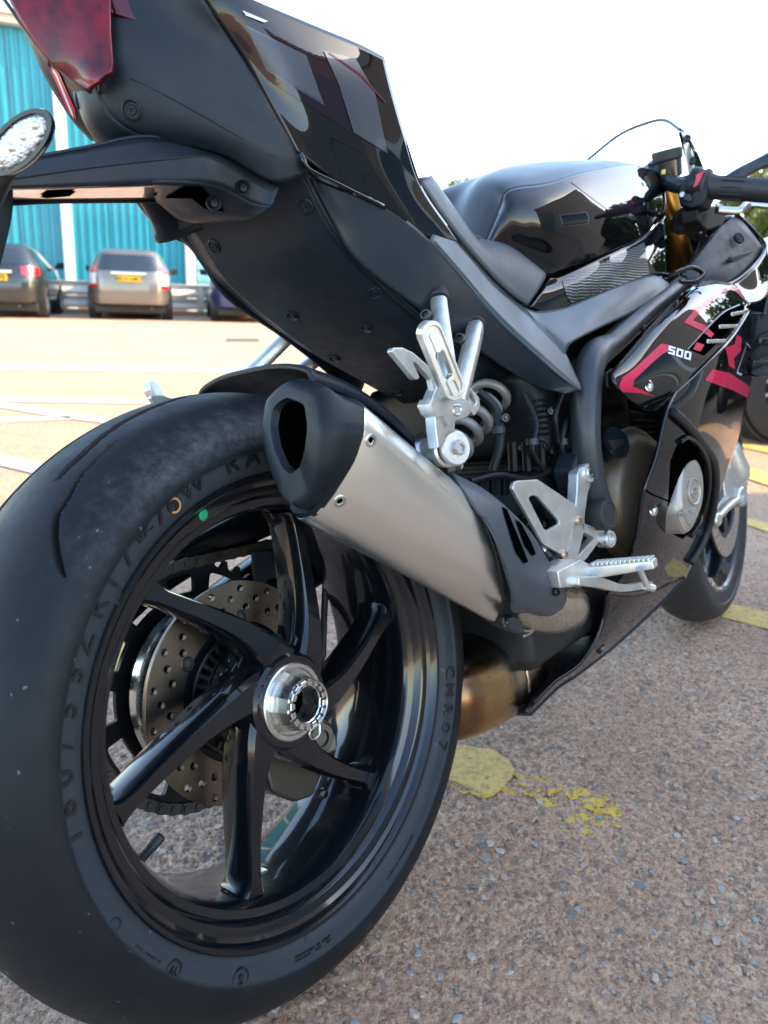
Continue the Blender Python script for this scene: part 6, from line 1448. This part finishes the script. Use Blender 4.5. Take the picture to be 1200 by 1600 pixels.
est = [(.31, -2.15, 2.05, .80), (.36, -2.24, 2.16, .87), (.58, -2.26, 2.22, .89), (.78, -2.25, 2.2, .895), (.96, -2.22, 2.05, .885), (1.04, -2.19, 1.25, .85), (1.22, -2.10, .85, .77), (1.38, -2.00, .45, .69), (1.45, -1.93, .2, .62), (1.49, -1.75, .0, .50)]
p_s = depth_pt(203, 17.2)+hd*2.25
car('estate_car', 'silver beige estate car seen from the rear, middle of the three parked cars', p_s, CY, 4.5, 1.79, 1.49, carpaint('silver beige paint', (.20, .178, .152)), est, [(.98, 1.14, red_l, .72, 1.02), (.74, .97, clear_l, .74, 1.02), (.66, .735, red_l, .74, 1.02)], ('BX10 KMO', .80))
hat = [(.31, -1.98, 1.95, .80), (.36, -2.08, 2.08, .87), (.58, -2.11, 2.14, .90), (.78, -2.09, 2.12, .905), (.98, -2.04, 1.95, .89), (1.06, -2.0, 1.2, .855), (1.22, -1.86, .8, .77), (1.38, -1.68, .42, .69), (1.45, -1.55, .2, .62), (1.49, -1.35, .0, .50)]
p_h = depth_pt(-8, 16.0)+hd*2.1
car('hatchback_car', 'dark grey hatchback at the far left with bright red tail lamp', p_h, CY, 4.2, 1.81, 1.49, carpaint('dark grey paint', (.035, .04, .045)), hat, [(.86, 1.02, red_l, .52, 1.02)], ('FX12 OPB', .74), spokes=7)
p_b = depth_pt(398, 17.9)+hd*2.1
car('blue_hatchback', 'blue hatchback half hidden under the tail on the right of the parked cars', p_b, CY-rad(1.5), 4.2, 1.78, 1.49, carpaint('blue paint', (.035, .06, .19)), hat, [(.86, 1.06, red_l, .70, 1.02)], ('LG09 RZA', .74), spokes=7)
# dark car parked nose-in on the right, its flank towards the machine
axis = np.array([-.79, .61, 0]); fwp = G(1214, 690); inw = np.array([.61, .79, 0])
sal = [(.24, -2.1, 2.1, .80), (.36, -2.2, 2.22, .87), (.58, -2.24, 2.28, .90), (.78, -2.22, 2.24, .905), (.94, -2.15, 2.0, .89), (1.0, -2.05, 1.15, .855), (1.16, -1.7, .75, .77), (1.30, -1.2, .38, .69), (1.38, -.95, .12, .62), (1.42, -.7, -.1, .50)]
ctr = fwp-axis*(2.24-.86)+inw*.82
car('saloon_car', 'dark navy saloon with multi spoke alloys standing just past the front wheel', ctr, math.atan2(axis[1], axis[0]), 4.5, 1.82, 1.42, carpaint('navy paint', (.012, .018, .045)), sal, [(.80, .98, red_l, .60, 1.02)], ('VN15 HDE', .62), spokes=15)

# ------------------------------------------------------------------ trees
def leaf_mat(name, c1, c2):
    m, n, l, b = new_mat(name); oi = n.new('ShaderNodeTexCoord'); l.new(mixcol(n, l, noise(n, l, 1.7, 5, .7), c1, c2), b.inputs['Base Color']); b.inputs['Roughness'].default_value = .5
    tr = n.new('ShaderNodeBsdfTranslucent'); tr.inputs[0].default_value = (c2[0]*1.1, c2[1]*1.1, c2[2]*.6, 1); mx = n.new('ShaderNodeMixShader'); mx.inputs[0].default_value = .35
    l.new(b.outputs[0], mx.inputs[1]); l.new(tr.outputs[0], mx.inputs[2]); l.new(mx.outputs[0], n['Material Output'].inputs[0]); return m
bark = M('bark', (.08, .06, .045), .9, bump=(30, .5, .02))
def tree(name, label, px, dist, top_row, width, seed, c1, c2, leaf=.11, n=7000, base_z=.4):
    q = FAR(px, 470, dist); r_ = np.random.default_rng(seed); tp = FAR(px, top_row, dist); Ht = tp[2]-GROUND
    root = empty(name, (q[0], q[1], GROUND)); tag(root, label, 'tree', 'trees beyond the yard')
    tube('trunk', [(0, 0, -.05), (.08, .03, Ht*.2), (-.05, .06, Ht*.45), (.02, 0, Ht*.8)], [.16*Ht/6, .13*Ht/6, .09*Ht/6, .03], bark, root, 10, 5)
    for k in range(7):
        a = r_.uniform(0, 6.28); z0 = Ht*r_.uniform(.2, .6); e = width/2*r_.uniform(.5, .85)
        tube('limb', [(0, 0, z0), (e*.5*math.cos(a), e*.5*math.sin(a), z0+Ht*.10), (e*math.cos(a), e*math.sin(a), z0+Ht*r_.uniform(.12, .25))], [.05, .035, .012], bark, root, 7, 4)
    cl_ = []
    for k in range(46):
        z = r_.uniform(base_z, .97); rr = width/2*math.sqrt(max(.02, 1-((z-.45)/.56)**2))*r_.uniform(.25, .95); a = r_.uniform(0, 6.28); cl_.append((rr*math.cos(a), rr*math.sin(a), z*Ht*.97, width*r_.uniform(.08, .17)))
    V, F = [], []
    for i in range(n):
        cx, cy, cz, cr = cl_[r_.integers(len(cl_))]; d = r_.normal(0, 1, 3); d /= np.linalg.norm(d); c = np.array([cx, cy, cz])+d*cr*r_.uniform(.5, 1.15)*np.array([1, 1, .8])
        nrm_ = r_.normal(0, 1, 3)+d*.8; nrm_ /= np.linalg.norm(nrm_); a_ = np.cross(nrm_, r_.normal(0, 1, 3)); a_ /= np.linalg.norm(a_); b_ = np.cross(nrm_, a_); s_ = leaf*r_.uniform(.6, 1.3); k = len(V)
        V += [c-a_*s_, c+b_*s_*.42, c+a_*s_, c-b_*s_*.42]; F.append((k, k+1, k+2, k+3))
    raw('crown', V, F, leaf_mat(name+' leaf', c1, c2), root, smooth=False)
gA = ((.05, .085, .014), (.13, .16, .03)); gB = ((.06, .09, .02), (.20, .20, .04))
tree('hedge_tree', 'young green tree showing between the seat and the tank', 716, 30, 283, 3.2, 3, *gA)
tree('hedge_tree', 'low green tree just left of the tank', 760, 32, 300, 4.0, 4, *gA)
tree('garden_tree', 'yellow green tree right of the handlebar', 1178, 26, 252, 3.0, 5, *gB)
tree('garden_tree', 'taller yellow green tree at the right edge', 1232, 27, 225, 3.6, 6, *gB)
tree('garden_tree', 'low bushy tree behind the brake lever', 1205, 23, 330, 3.2, 7, *gA, base_z=.1)
for k, (yw, ds, ht, wd) in enumerate(((9, 15.5, 4.0, 4.5), (2, 14, 4.4, 5), (-6, 13, 4.6, 5), (-14, 13.5, 4.6, 5), (-22, 15, 5.0, 5.5))):  # row added to keep bright sky out of the fairing reflections
    q = CAM+np.array([math.cos(rad(yw)), math.sin(rad(yw)), 0])*ds; rx = (q-CAM)@_rt; fx = (q-CAM)@_fw
    d = np.array([q[0]-CAM[0], q[1]-CAM[1], ht-CAM[2]]); ppx = 600+FPX*(d@_rt)/(d@_fw); ppy = 800-FPX*(d@_up)/(d@_fw)
    tree('reflection_tree', ('broad dark tree added behind the navy saloon to darken reflections', 'second dark tree added behind the navy saloon to darken reflections', 'third dark tree added beyond the navy saloon to darken reflections', 'fourth dark tree added beyond the navy saloon to darken reflections', 'last dark tree added beyond the navy saloon to darken reflections')[k], ppx, ds, ppy, wd, 20+k, (.03, .055, .012), (.08, .11, .025), .16, 9000, .06)
